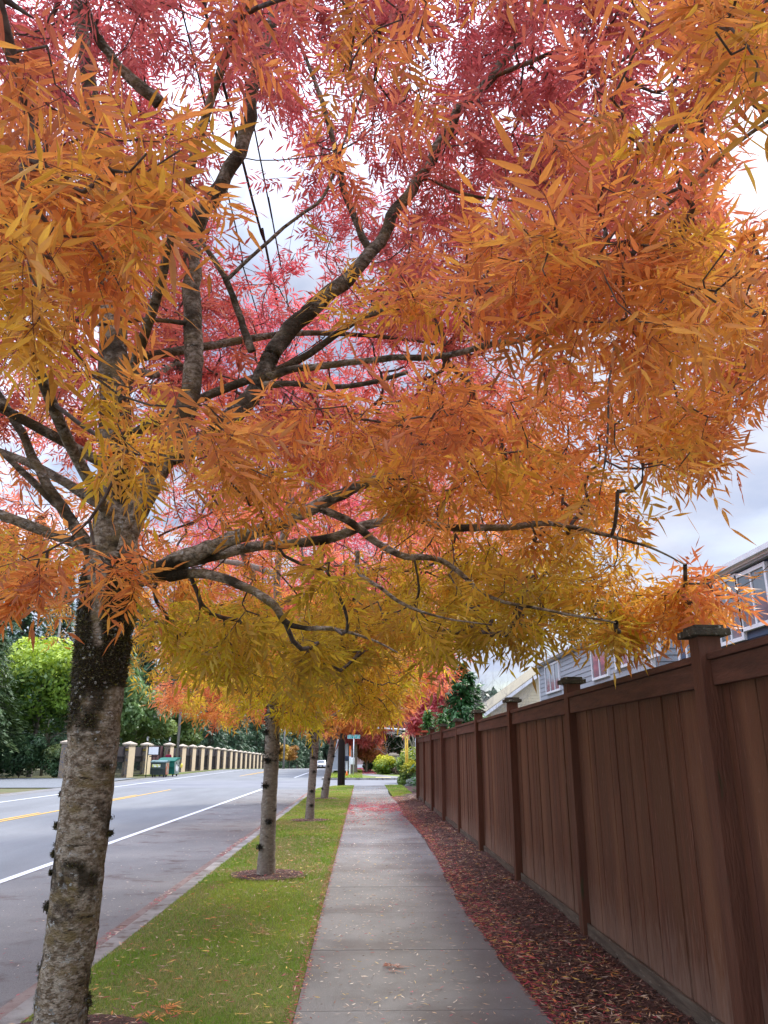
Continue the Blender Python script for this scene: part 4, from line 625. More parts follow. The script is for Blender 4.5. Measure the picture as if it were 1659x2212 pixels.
litter('fallen_leaves', 'pale flecks of leaflets blown over the road shoulder', -4.6, -2.4, 4, 36, 2600, ['pale', 'tan', 'br', 'red'], [4, 3, 3, 2], 7, lambda x, y: 0*x-.120, dens=lambda x, y: np.clip(.25+.75*(x+4.6)/2.2, 0, 1), power=1.2, L=(.02, .05))
litter('fallen_leaves', 'tan yellow and rusty leaflets lying on the grass verge', XS+.03, -.42, 3, 36, 4200, ['tan', 'ye', 'or', 'br', 'red'], [5, 3, 3, 2, 1.5], 8, lambda x, y: 0*x+.03, power=1.4, L=(.035, .08))
litter('fallen_leaves', 'red leaves covering the pavement beyond the side street', lambda y: fw(y)-.5, lambda y: fw(y)+1.6, 63, 95, 5000, ['red', 'crim'], [1, 1], 9, lambda x, y: gz(y)+.012, L=(.08, .16), wdt=.5)
def rings():
    for i, (x, y) in enumerate(((-1.22, 10.9), (-1.22, 19.4), (-1.28, 28.6), (-1.62, 4.85))):
        r = np.random.default_rng(40+i); k = 40; V = [(x, y, .03)]; R0 = .46+.05*r.random()
        for a in range(k): an = 6.283*a/k; rr = R0*(1+.10*(vnoise(np.array([an*1.5, i*3., 0]))-.5)*2); V.append((x+.02+rr*math.cos(an), y+rr*.93*math.sin(an), .016))
        tag(npmesh('mulch_ring', V, [(0, 1+a, 1+(a+1) % k) for a in range(k)], M['soil']), kind='structure')
        n = 420; an = r.random(n)*6.283; rr = R0*np.sqrt(r.random(n)); p = np.stack([x+rr*np.cos(an), y+rr*np.sin(an)*.93, .022+.01*r.random(n)], -1); V, T, C = leaflets(n, p, pick(r, n, ['br', 'crim', 'pale', 'tan'], [6, 2, 2, 1.5]), r, L=(.02, .05)); tag(npmesh('mulch_litter', V, T, M['litter'], None, C), 'wood chips and leaflets round '+['the second tree of the verge', 'the third tree of the verge', 'the fourth tree of the verge', 'the nearest tree'][i], 'mulch', kind='stuff')
rings()
def chips():
    r = np.random.default_rng(12); n = 42000; y = 2.5+27*r.random(n)**1.7; x = 1.12+.9*r.random(n); p = np.stack([x, y, mb_(x, y)-.008], -1); c = np.array([(.08, .045, .036), (.18, .08, .065), (.13, .075, .06), (.32, .20, .15), (.045, .026, .022)])[r.integers(0, 5, n)]*r.uniform(.7, 1.2, (n, 1))
    V, T, C = leaflets(n, p, c, r, L=(.015, .05), wdt=.35, curl=.9, lift=.004); tag(npmesh('bark_mulch', V, T, M['litter'], None, C), 'dark shredded bark mulch along the foot of the fence', 'mulch', kind='stuff')
chips()
def grass(name, label, xl, xr, y0, y1, n, seed, z0=.0, power=1.7, hmax=.05, w0=.0035, avoid=()):
    r = np.random.default_rng(seed); y = y0+(y1-y0)*r.random(n)**power; a = np.array([xl(v) for v in y]) if callable(xl) else xl; x = a+(xr-a)*r.random(n); k = np.ones(n, bool)
    for cx, cy, R in avoid: k &= ((x-cx)**2+(y-cy)**2) > (R*(1+.15*(r.random(n)-.5)))**2
    x = x[k]; y = y[k]; n = len(x); far = 1+np.clip((y-6)/8, 0, 4); f = fbm(np.stack([x*2.2, y*1.4, x*0], -1), 3, 4); g = fbm(np.stack([x*.9, y*.8, x*0+5], -1), 3, 6)
    h = (.014+hmax*.55*f*r.uniform(.6, 1.3, n))*far**.3; an = r.random(n)*6.283; b = np.stack([np.cos(an), np.sin(an), 0*an], -1); ln = r.normal(0, .6, (n, 2)); w_ = (w0*far)[:, None]; p = np.stack([x, y, 0*x+z0], -1)
    V = np.stack([p-b*w_*.5, p+b*w_*.5, p+np.stack([ln[:, 0]*h, ln[:, 1]*h, h], -1)], 1).reshape(-1, 3); t = np.clip((g-.42)*3+r.normal(0, .25, n), 0, 1)[:, None]; c = np.array([.19, .34, .02])*(1-t)+np.array([.40, .48, .06])*t; dry = (r.random(n) < .10+.30*(f < .44)+.25*(g < .38))[:, None]; c = np.where(dry, np.array([.45, .34, .15]), c)*r.uniform(.7, 1.25, (n, 1))
    tag(npmesh(name, V, np.arange(3*n).reshape(-1, 3), M['grassblade'], None, np.repeat(c, 3, 0)), label, 'grass', kind='stuff')
grass('grass', 'mown green grass of the verge between kerb and pavement', lambda y: corner(y)+.005, -.40, 2.6, 40, 230000, 21, avoid=((-1.2, 10.9, .44), (-1.2, 19.4, .44), (-1.26, 28.6, .42), (-1.62, 4.85, .36)))
grass('grass', 'small green lawn at the corner past the fence end', 1.14, 1.93, 29.1, 39.6, 9000, 22, z0=.024, power=1, w0=.012)
grass('grass', 'grass strip beyond the side street', -2.4, 0.0, 53.1, 80, 12000, 23, power=1.2, w0=.02, hmax=.08)
def leaf_clusters():      # bright fallen sprigs
    r = np.random.default_rng(77)
    for i, (x, y, lab, c) in enumerate(((-1.22, 5.35, 'orange fallen leaf sprig on the grass beside the nearest trunk', (.75, .26, .07)), (-.86, 7.5, 'tan fallen leaf sprig on the middle of the grass verge', (.5, .28, .12)), (.22, 6.3, 'small rusty leaf sprig on the pavement slab', (.4, .15, .08)))):
        n = 5; p = np.tile([x, y, .035], (n, 1))+r.normal(0, .03, (n, 3))*[1, 1, .2]; a = r.random(n)*6.28; d = np.stack([np.cos(a), np.sin(a), 0*a], -1); V, T, C = place(TH, p, d, np.full(n, .8 if i == 0 else .55), np.tile(c, (n, 1)), r, roll=.15); V[:, 2] = np.maximum(V[:, 2]-.0, .02); tag(npmesh('fallen_sprig', V, T, M['litter'], None, C), lab, 'leaf', 'fallen leaf sprigs')
leaf_clusters()
# ============ houses ============
def house(name, label, x0, y0, x1, y1, eave, m, wins, ridge=2.4, over=.14, lap=.19, group='houses behind the fence', roof='roofm'):
    t = empty(name, (x0, y0, 0), label, 'house', group); b = MB(); b.box((x0, y0, 0), (x1, y1, eave)); b.build('wall', m, t)
    s = MB(); z = .1
    while z < eave-.02:      # lapped boards on the two faces the street sees
        zt = min(z+lap, eave-.002)
        s.poly([(x0-.028, y0, z), (x0-.008, y0, zt), (x0-.001, y0, zt), (x0-.001, y0, z)], (0, y1-y0, 0)); s.poly([(x0, y0-.028, z), (x0, y0-.008, zt), (x0, y0-.001, zt), (x0, y0-.001, z)], (x1-x0, 0, 0)); z += lap
    s.build('siding', m, t); [MB().box((x0-.05, ya_, 0), (x0+.06, ya_+.12, eave-.01)).build('corner_board', M['trim'], t) for ya_ in (y0-.05, y1-.10)]
    xm = (x0+x1)/2; r = MB(); e = eave
    r.poly([(x0-over, y0-over, e+.12), (x0-over, y1+over, e+.12), (xm, y1-2, e+ridge), (xm, y0+2, e+ridge)], (0, 0, .1)); r.poly([(x1+over, y0-over, e+.12), (x1+over, y1+over, e+.12), (xm, y1-2, e+ridge), (xm, y0+2, e+ridge)], (0, 0, .1)); r.poly([(x0-over, y0-over, e+.12), (x1+over, y0-over, e+.12), (xm, y0+2, e+ridge)], (0, 0, .1)); r.poly([(x0-over, y1+over, e+.12), (x1+over, y1+over, e+.12), (xm, y1-2, e+ridge)], (0, 0, .1)); ro = r.build('roof', M[roof], t)
    g = MB(); g.box((x0-over, y0-over, e+.0), (x1+over, y1+over, e+.045)); g.build('soffit', M['soffit'], t)
    g = MB(); g.box((x0-over-.03, y0-over-.03, e+.048), (x0-over+.02, y1+over+.03, e+.20)).box((x0-over-.12, y0-over-.03, e+.10), (x0-over-.031, y1+over+.03, e+.215)).box((x0-over+.021, y0-over-.03, e+.048), (x1+over, y0-over+.02, e+.20)).box((x0-over-.03, y1+over-.02, e+.21), (x1+over, y1+over+.03, e+.26)); g.build('gutter', M['trim'], t)
    for (a, c_, z0, z1, kind) in wins:
        f = MB(); x = x0-.095; fr = .085; f.box((x, a, z0), (x+.09, a+fr, z1)).box((x, c_-fr, z0), (x+.09, c_, z1)).box((x-.002, a+fr+.001, z0), (x+.09, c_-fr-.001, z0+fr)).box((x-.002, a+fr+.001, z1-fr), (x+.09, c_-fr-.001, z1)); w_ = f.build('window', M['trim'], t)
        gl = MB(); gl.box((x+.03, a+fr, z0+fr), (x+.045, c_-fr, z1-fr)); gl.build('pane', M['glass'], w_)
        f = MB(); ms_ = [.5] if kind != 3 else [.34, .66]
        for u in ms_: yy = a+(c_-a)*u; f.box((x+.005, yy-.03, z0+fr+.001), (x+.029, yy+.03, z1-fr-.001))
        f.build('mullion', M['trim'], w_)
        if kind == 1: bl = MB(); yy = a+(c_-a)*.52; bl.box((x+.046, a+fr+.01 if kind == 2 else a+fr, z0+fr), (x+.05, (a+c_)/2-.03, z1-fr)); bl.build('blind', M['blind'], w_)
    return t
XA = 8.5
def yy_at(px, py): return PX(px, py, XA)
def win(xa, xb, yt, yb, kind):      # photo edges on the facade plane
    p = yy_at(xb, yt); q = yy_at(xa, yb); q2 = yy_at(xa, yt); return (p[1], q2[1], min(yy_at((xa+xb)/2, yb)[2], 9), yy_at((xa+xb)/2, yt)[2], kind)
ec = PX(1160, 1436, XA); yA = PX(1168, 1500, XA)[1]; eave = 5.42
winsA = [win(1179, 1210, 1428, 1497, 3), win(1277, 1312, 1375, 1468, 1), win(1326, 1357, 1352, 1445, 1), win(1390, 1420, 1325, 1425, 1)]
winsA = [(a, b, z0, min(z1, eave-.06), k) for a, b, z0, z1, k in winsA]
house('grey_house', 'two storey grey lap sided house with white windows behind the fence', XA, 22.6, 19, yA, eave, M['sidingA'], winsA)
wb = win(1592, 1662, 1228, 1361, 1)
house('navy_house', 'dark blue sided house with large white framed window above the fence at right', XA, 8.5, 19, 20.6, eave, M['sidingB'], [(wb[0], wb[1], wb[2], min(wb[3], eave-.06), 1), (16.8, 18.0, 3.9, 5.4, 0), (19.2, 20.0, 3.6, 5.2, 0)])
def gable_house():
    y0, y1 = 52, 64; xe, xr = 8.1, 14.5; ze = 4.05; zr = ze+(xr-xe)*.70; t = empty('beige_house', (xe, y0, 0), 'pale beige house gable with white rake board seen left of the grey house', 'house', 'houses behind the fence')
    x2 = 2*xr-xe; MB().poly([(xe+.3, y0, 0), (x2-.3, y0, 0), (x2-.3, y0, ze+.1), (xr, y0, zr-.05), (xe+.3, y0, ze+.1)], (0, y1-y0, 0)).build('wall', M['sidingC'], t)
    s = MB(); z = .2
    while z < zr-.4:
        xa = xe+.3 if z < ze+.1 else xe+.3+(z-ze-.1)/.72; s.poly([(xa, y0-.03, z), (xa, y0-.006, z+.2), (xa, y0-.001, z+.2), (xa, y0-.001, z)], (2*(xr-xa), 0, 0)); z += .2
    s.build('siding', M['sidingC'], t)
    MB().poly([(xe-.2, y0-.5, ze-.14), (xr, y0-.5, zr), (xr, y0-.5, zr+.14), (xe-.2, y0-.5, ze)], (0, y1-y0+1, 0)).poly([(x2+.2, y0-.5, ze-.14), (xr, y0-.5, zr), (xr, y0-.5, zr+.14), (x2+.2, y0-.5, ze)], (0, y1-y0+1, 0)).build('roof', M['roofc'], t)
    MB().poly([(xe-.2, y0-.54, ze-.30), (xr, y0-.54, zr-.16), (xr, y0-.54, zr+.08), (xe-.2, y0-.54, ze-.06)], (0, .037, 0)).build('rake_board', M['trim'], t)
gable_house()
# ============ pillared wall ============
def pillar(x, y, label, big=False, lamp=False, plaque=False):
    z = float(gz(y))-.12; s = 1.35 if big else 1; hw = .20*s; hd = .80 if not big else .62; t = empty('wall_pillar', (x, y, z), label, 'pillar', 'cream pillars along the far side of the road'); h = 2.30 if big else 2.22
    MB().box((x-hw, y-hd, z-.2), (x+hw, y+hd, z+h), bev=.012).build('shaft', M['stucco'], t)
    c = MB(); c.box((x-hw-.09, y-hd-.09, z+h+.001), (x+hw+.09, y+hd+.09, z+h+.075)); c.poly([(x-hw-.11, y-hd-.11, z+h+.076), (x+hw+.11, y-hd-.11, z+h+.076), (x+hw+.11, y+hd+.11, z+h+.076), (x-hw-.11, y+hd+.11, z+h+.076)], (0, 0, .035))
    vs = [c.bm.verts.new(q) for q in ((x-hw-.11, y-hd-.11, z+h+.112), (x+hw+.11, y-hd-.11, z+h+.112), (x+hw+.11, y+hd+.11, z+h+.112), (x-hw-.11, y+hd+.11, z+h+.112), (x, y, z+h+.29))]
    for a in range(4): c.bm.faces.new((vs[a], vs[(a+1) % 4], vs[4]))
    c.build('cap', M['cap'], t)
    MB().box((x-hw+.02, y-hd-.03, z-.1), (x+hw-.03, y-hd-.001, z+h-.02)).build('stone_facing', M['ashlar'], t)
    if plaque:
        o = MB().box((x-hw+.04, y-hd-.05, z+h-.42), (x+hw-.05, y-hd-.031, z+h-.22)).build('number_plaque', M['plaque'], t); o.location = (0, 0, 0)
        tx = bpy.data.curves.new('digits', 'FONT'); tx.body = '9260'; tx.size = .19; tx.align_x = 'CENTER'; to = bpy.data.objects.new('digits', tx); COL.objects.link(to); dg = bpy.context.evaluated_depsgraph_get(); me = bpy.data.meshes.new_from_object(to.evaluated_get(dg)); bpy.data.objects.remove(to)
        me.transform(Matrix.Translation((0, -hd-.053, h-.385)) @ Matrix.Rotation(math.pi/2, 4, 'X')); me.materials.clear(); link('digits', me, M['gold'], o)
    if lamp:
        l = MB(); l.cyl((x, y, z+h+.27), (x, y, z+h+.36), .05, .07).cyl((x, y, z+h+.62), (x, y, z+h+.74), .13, .02).cyl((x, y, z+h+.36), (x, y, z+h+.39), .1, .1)
        for a in range(4): l.cyl((x+.09*math.cos(a*1.57+.78), y+.09*math.sin(a*1.57+.78), z+h+.39), (x+.11*math.cos(a*1.57+.78), y+.11*math.sin(a*1.57+.78), z+h+.62), .008, n=5)
        lo = l.build('lantern', M['black'], t); g = MB(); g.cyl((x, y, z+h+.395), (x, y, z+h+.615), .06, .08, 10); g.build('lantern_glass', M['lamp_glass'], lo)
    return t
px_ = [20, 205, 372, 590, 720, 820, 905, 983, 1060, 1122, 1187, 1236, 1286, 1332, 1373, 1412, 1447, 1482, 1514, 1545, 1575, 1598]; pys = []
names = ['first', 'second', 'third', 'fourth', 'fifth', 'sixth', 'seventh', 'eighth', 'ninth', 'tenth', 'eleventh', 'twelfth', 'thirteenth', 'fourteenth', 'fifteenth', 'sixteenth', 'seventeenth', 'eighteenth', 'nineteenth', 'twentieth', 'twenty first', 'last']
for i, q in enumerate(px_):
    dx = (280+q/3.95)/1.1573; y = PX(dx, 1640, -16.9)[1]; pys.append(y)
    lab = {0: 'cream pillar half hidden behind the nearest tree trunk', 1: 'cream pillar with number plaque just right of the nearest tree trunk', 2: 'cream pillar topped by a lantern left of the white sign board', 3: 'wide cream pillar with lantern behind the green dumpster'}.get(i, 'cream capped pillar, '+names[i-3]+' one counting from the dumpsters towards the far end')
    pillar(-17.2, y, lab, big=(i == 3), lamp=i in (2, 3), plaque=i in (1, 2))
pg = pillar(-20.6, 57.0, 'cream pillar standing back among shrubs left of the nearest trunk', big=True)
def iron_fence():
    t = empty('metal_fence', (-17.2, pys[0], 0), 'black metal railing with dark screen between the cream pillars', 'fence')
    for i in range(len(pys)-1):
        if i == 2: continue
        a, b = pys[i]+.95, pys[i+1]-.95; z = float(gz((a+b)/2))-.12; m = MB(); n = max(3, int((b-a)/.17)) if i < 8 else 4
        for k in range(n+1): y = a+(b-a)*k/n; m.box((-17.21, y-.012, z), (-17.19, y+.012, z+1.5))
        m.box((-17.22, a-.1, z+1.45), (-17.18, b+.1, z+1.5)).box((-17.22, a-.1, z+.15), (-17.18, b+.1, z+.2)); m.build('railing', M['iron'], t)
        s = MB(); s.box((-17.30, a-.15, z+(1.05 if i < 4 else .1)), (-17.28, b+.15, z+2.12)); s.build('screen', M['screen'], t)
iron_fence()
def gate():
    y = (pys[2]+pys[3])/2; t = empty('dark_gate', (-17.5, y, -.12), 'dark maroon solid gate between the lantern pillars behind the sign board', 'gate'); MB().box((-17.58, pys[2]+.9, -.1), (-17.54, pys[3]-.7, 2.15)).build('gate_panel', mat('maroon_gate', (.07, .025, .03), .8), t)
    f = MB(); 
    for k in range(6): yy = pys[2]+.95+(pys[3]-pys[2]-1.7)*k/5; f.box((-17.535, yy-.03, -.1), (-17.50, yy+.03, 2.18))
    f.build('gate_frame', M['iron'], t)
gate()
# sign board by gate
def board():
    a = P(332.5, 1622, 58.6); t = empty('notice_board', (a[0], 58.6, -.12), 'white notice board in black frame on a post left of the dumpsters', 'sign'); x, z = a[0], a[2]
    MB().box((x-.40, 58.6, z-.30), (x+.40, 58.64, z+.30)).build('frame', M['black'], t); MB().box((x-.36, 58.58, z-.25), (x+.32, 58.599, z+.27)).build('board', M['whitep'], t); MB().box((x-.46, 58.6, -.12), (x-.41, 58.66, z+.40)).box((x-.30, 58.6, z-.42), (x+.25, 58.63, z-.36)).build('post', M['black'], t)
board()
def dumpster(x, y, w_, dpt, h, label, mb, me_, lid, slope, a, cart=False):
    t = empty('dumpster', (0, 0, 0), label, 'dumpster', 'wheeled dumpsters at the roadside'); zc = .16
    b = MB(); b.poly([(-w_/2, -dpt/2+.08, zc), (-w_/2, dpt/2, zc), (-w_/2, dpt/2, h-.05), (-w_/2, -dpt/2-.08, h-.05-slope), (-w_/2, -dpt/2-.08, h*.55)], (w_, 0, 0)); b.build('body', mb, t)
    e = MB(); e.poly([(w_/2+.002, -dpt/2+.1, zc+.02), (w_/2+.002, dpt/2-.02, zc+.02), (w_/2+.002, dpt/2-.02, h-.08), (w_/2+.002, -dpt/2-.05, h-.08-slope)], (.02, 0, 0)); e.build('end_panel', me_, t)
    r = MB(); r.box((-w_/2-.03, -dpt/2-.11, zc+.001), (-w_/2+.03, -dpt/2-.081, h*.5)); r.box((-w_/2-.04, -dpt/2-.11, h*.5), (w_/2+.04, -dpt/2-.081, h*.5+.06)); r.build('rib', mb, t)
    l = MB(); l.poly([(-w_/2-.05, -dpt/2-.14, h-.05-slope), (-w_/2-.05, dpt/2+.04, h-.045), (-w_/2-.05, dpt/2+.04, h+.03), (-w_/2-.05, 0, h+.07-slope*.3), (-w_/2-.05, -dpt/2-.14, h+.02-slope)], (w_+.1, 0, 0)); l.build('lid', lid, t)
    for sx in (-1, 1):
        for sy in (-1, 1): wx, wy = sx*(w_/2-.12), sy*(dpt/2-.12); wh = MB(); wh.cyl((wx-.03, wy, .08), (wx+.03, wy, .08), .08, n=14); wh.box((wx-.05, wy-.03, .1), (wx-.036, wy+.03, zc)).box((wx+.036, wy-.03, .1), (wx+.05, wy+.03, zc)); wh.build('wheel', M['rubber'], t)
    s = MB(); 
    if cart: s.cyl((w_/2+.024, 0, .62), (w_/2+.03, 0, .62), .28, n=20)
    else: s.box((-w_/2+.1, -dpt/2-.12, h*.62), (w_/2-.35, -dpt/2-.111, h*.62+.2))
    s.build('sticker', M['label'] if not cart else M['whitep'], t)
    if cart: hd = MB(); hd.cyl((w_/2+.05, -.3, 1.0), (w_/2+.08, .1, .72), .02).cyl((w_/2+.08, .1, .72), (w_/2+.05, .45, 1.05), .02); hd.build('handle', M['black'], t); bg = MB(); bg.sph((w_/2+.25, .3, .75), .13, (.8, .8, 1.3)); bg.build('bag', M['bag'], t)
    t.location = (x, y, -.12); t.rotation_euler = (0, 0, a); return t
g1 = P(344, 1677, 59.3); g2 = P(366, 1674, 61.4)
dumpster(g1[0], g1[1], 1.05, .8, 1.12, 'small dark grey green dumpster with rusty end beside the larger green one', M['dumpd'], M['rust'], M['lid'], .06, -.05)
dumpster(g2[0]-.1, g2[1], 1.25, 1.05, 1.32, 'large green dumpster with sloping lid in front of the wide pillar', M['dumpg'], M['dumpend'], M['dumpg'], .22, -.12, True)
# ============ person behind the dumpster ============
def person():
    o = P(363.5, 1640, 62.9); x, y, z = o[0], 62.9, .0; t = empty('person', (x, y, z), 'person with dark bun hair in maroon top standing behind the green dumpster', 'person')
    def skin(name, V, E, R, m, par, root=0, lv=2):
        me = bpy.data.meshes.new(name); me.from_pydata([tuple(v) for v in V], E, []); ob = link(name, me, m, par); sk = ob.modifiers.new('skin', 'SKIN'); sb = ob.modifiers.new('sub', 'SUBSURF'); sb.levels = sb.render_levels = lv
        for i, rr in enumerate(R): me.skin_vertices[0].data[i].radius = rr if isinstance(rr, tuple) else (rr, rr)
        me.skin_vertices[0].data[root].use_root = True; return ob
    V = [(0, 0, .98), (0, 0, 1.18), (0, 0, 1.36), (0, 0, 1.46), (0, -.01, 1.54), (0, -.015, 1.62), (0, -.01, 1.70), (0, -.11, 1.585)]; E = [(0, 1), (1, 2), (2, 3), (3, 4), (4, 5), (5, 6)]; R = [(.15, .11), (.12, .09), (.13, .10), .05, .055, (.078, .092), (.06, .075)]; V = V[:7]
    for s in (-1, 1):
        b = len(V); V += [(s*.16, 0, 1.40), (s*.21, 0, 1.14), (s*.20, -.14, .95), (s*.19, -.2, .91)]; E += [(2, b), (b, b+1), (b+1, b+2), (b+2, b+3)]; R += [.055, .042, .03, (.03, .016)]
        for k in range(5):
            f = len(V); u = (k-1.5)*.018 if k < 4 else -s*.035; L = (.062, .07, .066, .052, .045)[k]; V += [(s*.19+u, -.2-(.05 if k < 4 else .01), .90), (s*.19+u*1.15, -.2-(.05 if k < 4 else .01)-L*.6, .885), (s*.19+u*1.2, -.2-(.04 if k < 4 else .01)-L, .86)]; E += [(b+3, f), (f, f+1), (f+1, f+2)]; R += [.009, .008, .007]
        b = len(V); V += [(s*.09, 0, .86), (s*.10, -.01, .50), (s*.10, .01, .09), (s*.11, -.13, .03)]; E += [(0, b), (b, b+1), (b+1, b+2), (b+2, b+3)]; R += [.085, .058, .04, .035]
    body = skin('body', V, E, R, M['skin'], t)
    MB().sph((0, .01, 1.70), .088, (1, 1.1, .85)).sph((0, .03, 1.82), .06).build('hair', M['hair'], t, True, off=False)
    MB().sph((-.03, -.095, 1.64), .010).sph((.03, -.095, 1.64), .010).build('eyes', M['hair'], t, True, off=False)
    f = MB(); f.sph((0, -.108, 1.605), .014, (.8, 1, 1.4)); f.box((-.022, -.1, 1.565), (.022, -.088, 1.573)).sph((-.08, 0, 1.62), .018, (.5, 1, 1.4)).sph((.08, 0, 1.62), .018, (.5, 1, 1.4)); f.build('face_features', M['skin'], t, True, off=False)
    V = [(0, 0, .92), (0, 0, 1.18), (0, 0, 1.36), (0, 0, 1.43)]; E = [(0, 1), (1, 2), (2, 3)]; R = [(.175, .135), (.145, .115), (.152, .122), (.07, .065)]
    for s in (-1, 1): b = len(V); V += [(s*.165, 0, 1.385), (s*.212, 0, 1.14), (s*.202, -.10, 1.0)]; E += [(2, b), (b, b+1), (b+1, b+2)]; R += [.072, .058, .045]
    skin('shirt', V, E, R, M['top'], t)
    V = [(0, 0, .96)]; E = []; R = [(.165, .125)]
    for s in (-1, 1): b = len(V); V += [(s*.09, 0, .84), (s*.10, -.01, .50), (s*.10, .01, .12)]; E += [(0, b), (b, b+1), (b+1, b+2)]; R += [.098, .07, .055]
    skin('trousers', V, E, R, M['jeans'], t)
person()
# ============ poles, wires, signs ============
pb = PZ(737.5, 1693, -.01); PPX, PPY = pb[0], 40.0
PPX = P(737.5, 1660, 40)[0]
def upole(name, x, y, h, r, label, m, arm=True, group=None, z=None):
    z = float(gz(y))-.1 if z is None else z; t = empty(name, (x, y, z), label, 'utility pole', group); MB().cyl((x, y, z-.1), (x, y, z+h), r, r*.72, 16).build('shaft', M[m], t, True)
    if arm: MB().box((x-1.1, y-.06, z+h-.6), (x+1.1, y+.06, z+h-.48)).build('crossarm', M[m], t); i = MB(); [i.cyl((x+u, y, z+h-.479), (x+u, y, z+h-.34), .04, .03, 8) for u in (-1, -.4, .4, 1)]; i.build('insulator', M['pale'], t)
    return t
upole('utility_pole', PPX, 40.0, 10.5, .185, 'thick dark creosoted utility pole at the end of the verge', 'creo', z=-.02)
GP = 'grey poles beyond the pillared wall'
for dx, y, h, lab in ((385, 66, 10.5, 'grey utility pole rising behind the dumpsters left of the coral leaves'), (236, 70, 12, 'thin pale pole left, just right of the nearest trunk'), (98, 64, 13, 'thin pale pole above the bright green tree at left')): p_ = P(dx, 1600, y); upole('utility_pole', p_[0], y, h, .12, lab, 'greypole', group=GP, arm=True)
p_ = P((600+378/3.456)/1.1573, 1640, 128); upole('utility_pole', p_[0], 128, 7, .17, 'short brown roadside pole beyond the pillared wall', 'greypole', group=GP, arm=False)
def cable(name, pts, r, label, group='overhead cables'):
    tb = Tubes(); tb.add(spline(pts, 30), np.full(30, r), 6); o = tb.build(name, M['wire']); tag(o, label, 'cable', group)
for i, (a, b, r_, lab) in enumerate((((512, 300), (592, 622), .016, 'thickest overhead cable crossing the white sky gap left of the big limb'), ((548, 270), (604, 560), .009, 'thin overhead cable just right of the thickest one'), ((470, 330), (560, 690), .008, 'thin overhead cable left of the thickest one'))):
    z = 7.3-i*.25; A = PZ(a[0], a[1], z); B = PZ(b[0], b[1], z); d = (B-A)/(B[1]-A[1]); e = B+d*max(0, (39.9-B[1])*.0); far = np.array([PPX+(-.3+.3*i), 39.9, 8.6+.3*i]); back = A-d*(A[1]+12); cable('cable', [back, A, B, (B+far)/2-[0, 0, .15], far], r_, lab)
for i, (y1_, y2_) in enumerate(((1312, 1306), (1382, 1378), (1292, 1290))):
    A = P(-60, y1_, 63.7); B = P(236, y2_, 69.7); C = P(560, y2_+[22, 20, 25][i], 78); cable('cable', [A+(A-B)*.6, A, B, C, C+(C-B)], .03, ['middle', 'lowest', 'highest'][i]+' of the cables strung through the trees above the driveway')
# street sign
def street_sign():
    b = PZ(763.5, 1674, 0); x, y = P(763.5, 1650, 58.0)[0], 58.0; top = P(764, 1591, 58)[2]; t = empty('street_sign', (x, y, 0), 'teal street name sign on a thin white post in the far corner grass', 'sign')
    MB().cyl((x, y, -.1), (x, y, top-.16), .035, n=10).build('post', M['galv'], t, True); MB().box((x-.46, y-.012, top-.15), (x+.46, y+.012, top+.12), bev=.006).build('sign_plate', M['signg'], t)
    bo = MB(); bo.box((x-.45, y-.016, top-.14), (x+.45, y-.0125, top-.125)).box((x-.45, y-.016, top+.095), (x+.45, y-.0125, top+.11)).box((x-.45, y-.016, top-.124), (x-.435, y-.0125, top+.094)).box((x+.435, y-.016, top-.124), (x+.45, y-.0125, top+.094)); bo.build('border', M['whitep'], t)
    tx = bpy.data.curves.new('lettering', 'FONT'); tx.body = '217 ST SE'; tx.size = .19; tx.align_x = 'CENTER'; to = bpy.data.objects.new('lettering', tx); COL.objects.link(to); dg = bpy.context.evaluated_depsgraph_get(); me = bpy.data.meshes.new_from_object(to.evaluated_get(dg)); bpy.data.objects.remove(to)
    me.transform(Matrix.Translation((0, -.018, top-.085)) @ Matrix.Rotation(math.pi/2, 4, 'X')); me.materials.clear(); link('lettering', me, M['whitep'], t)
street_sign()
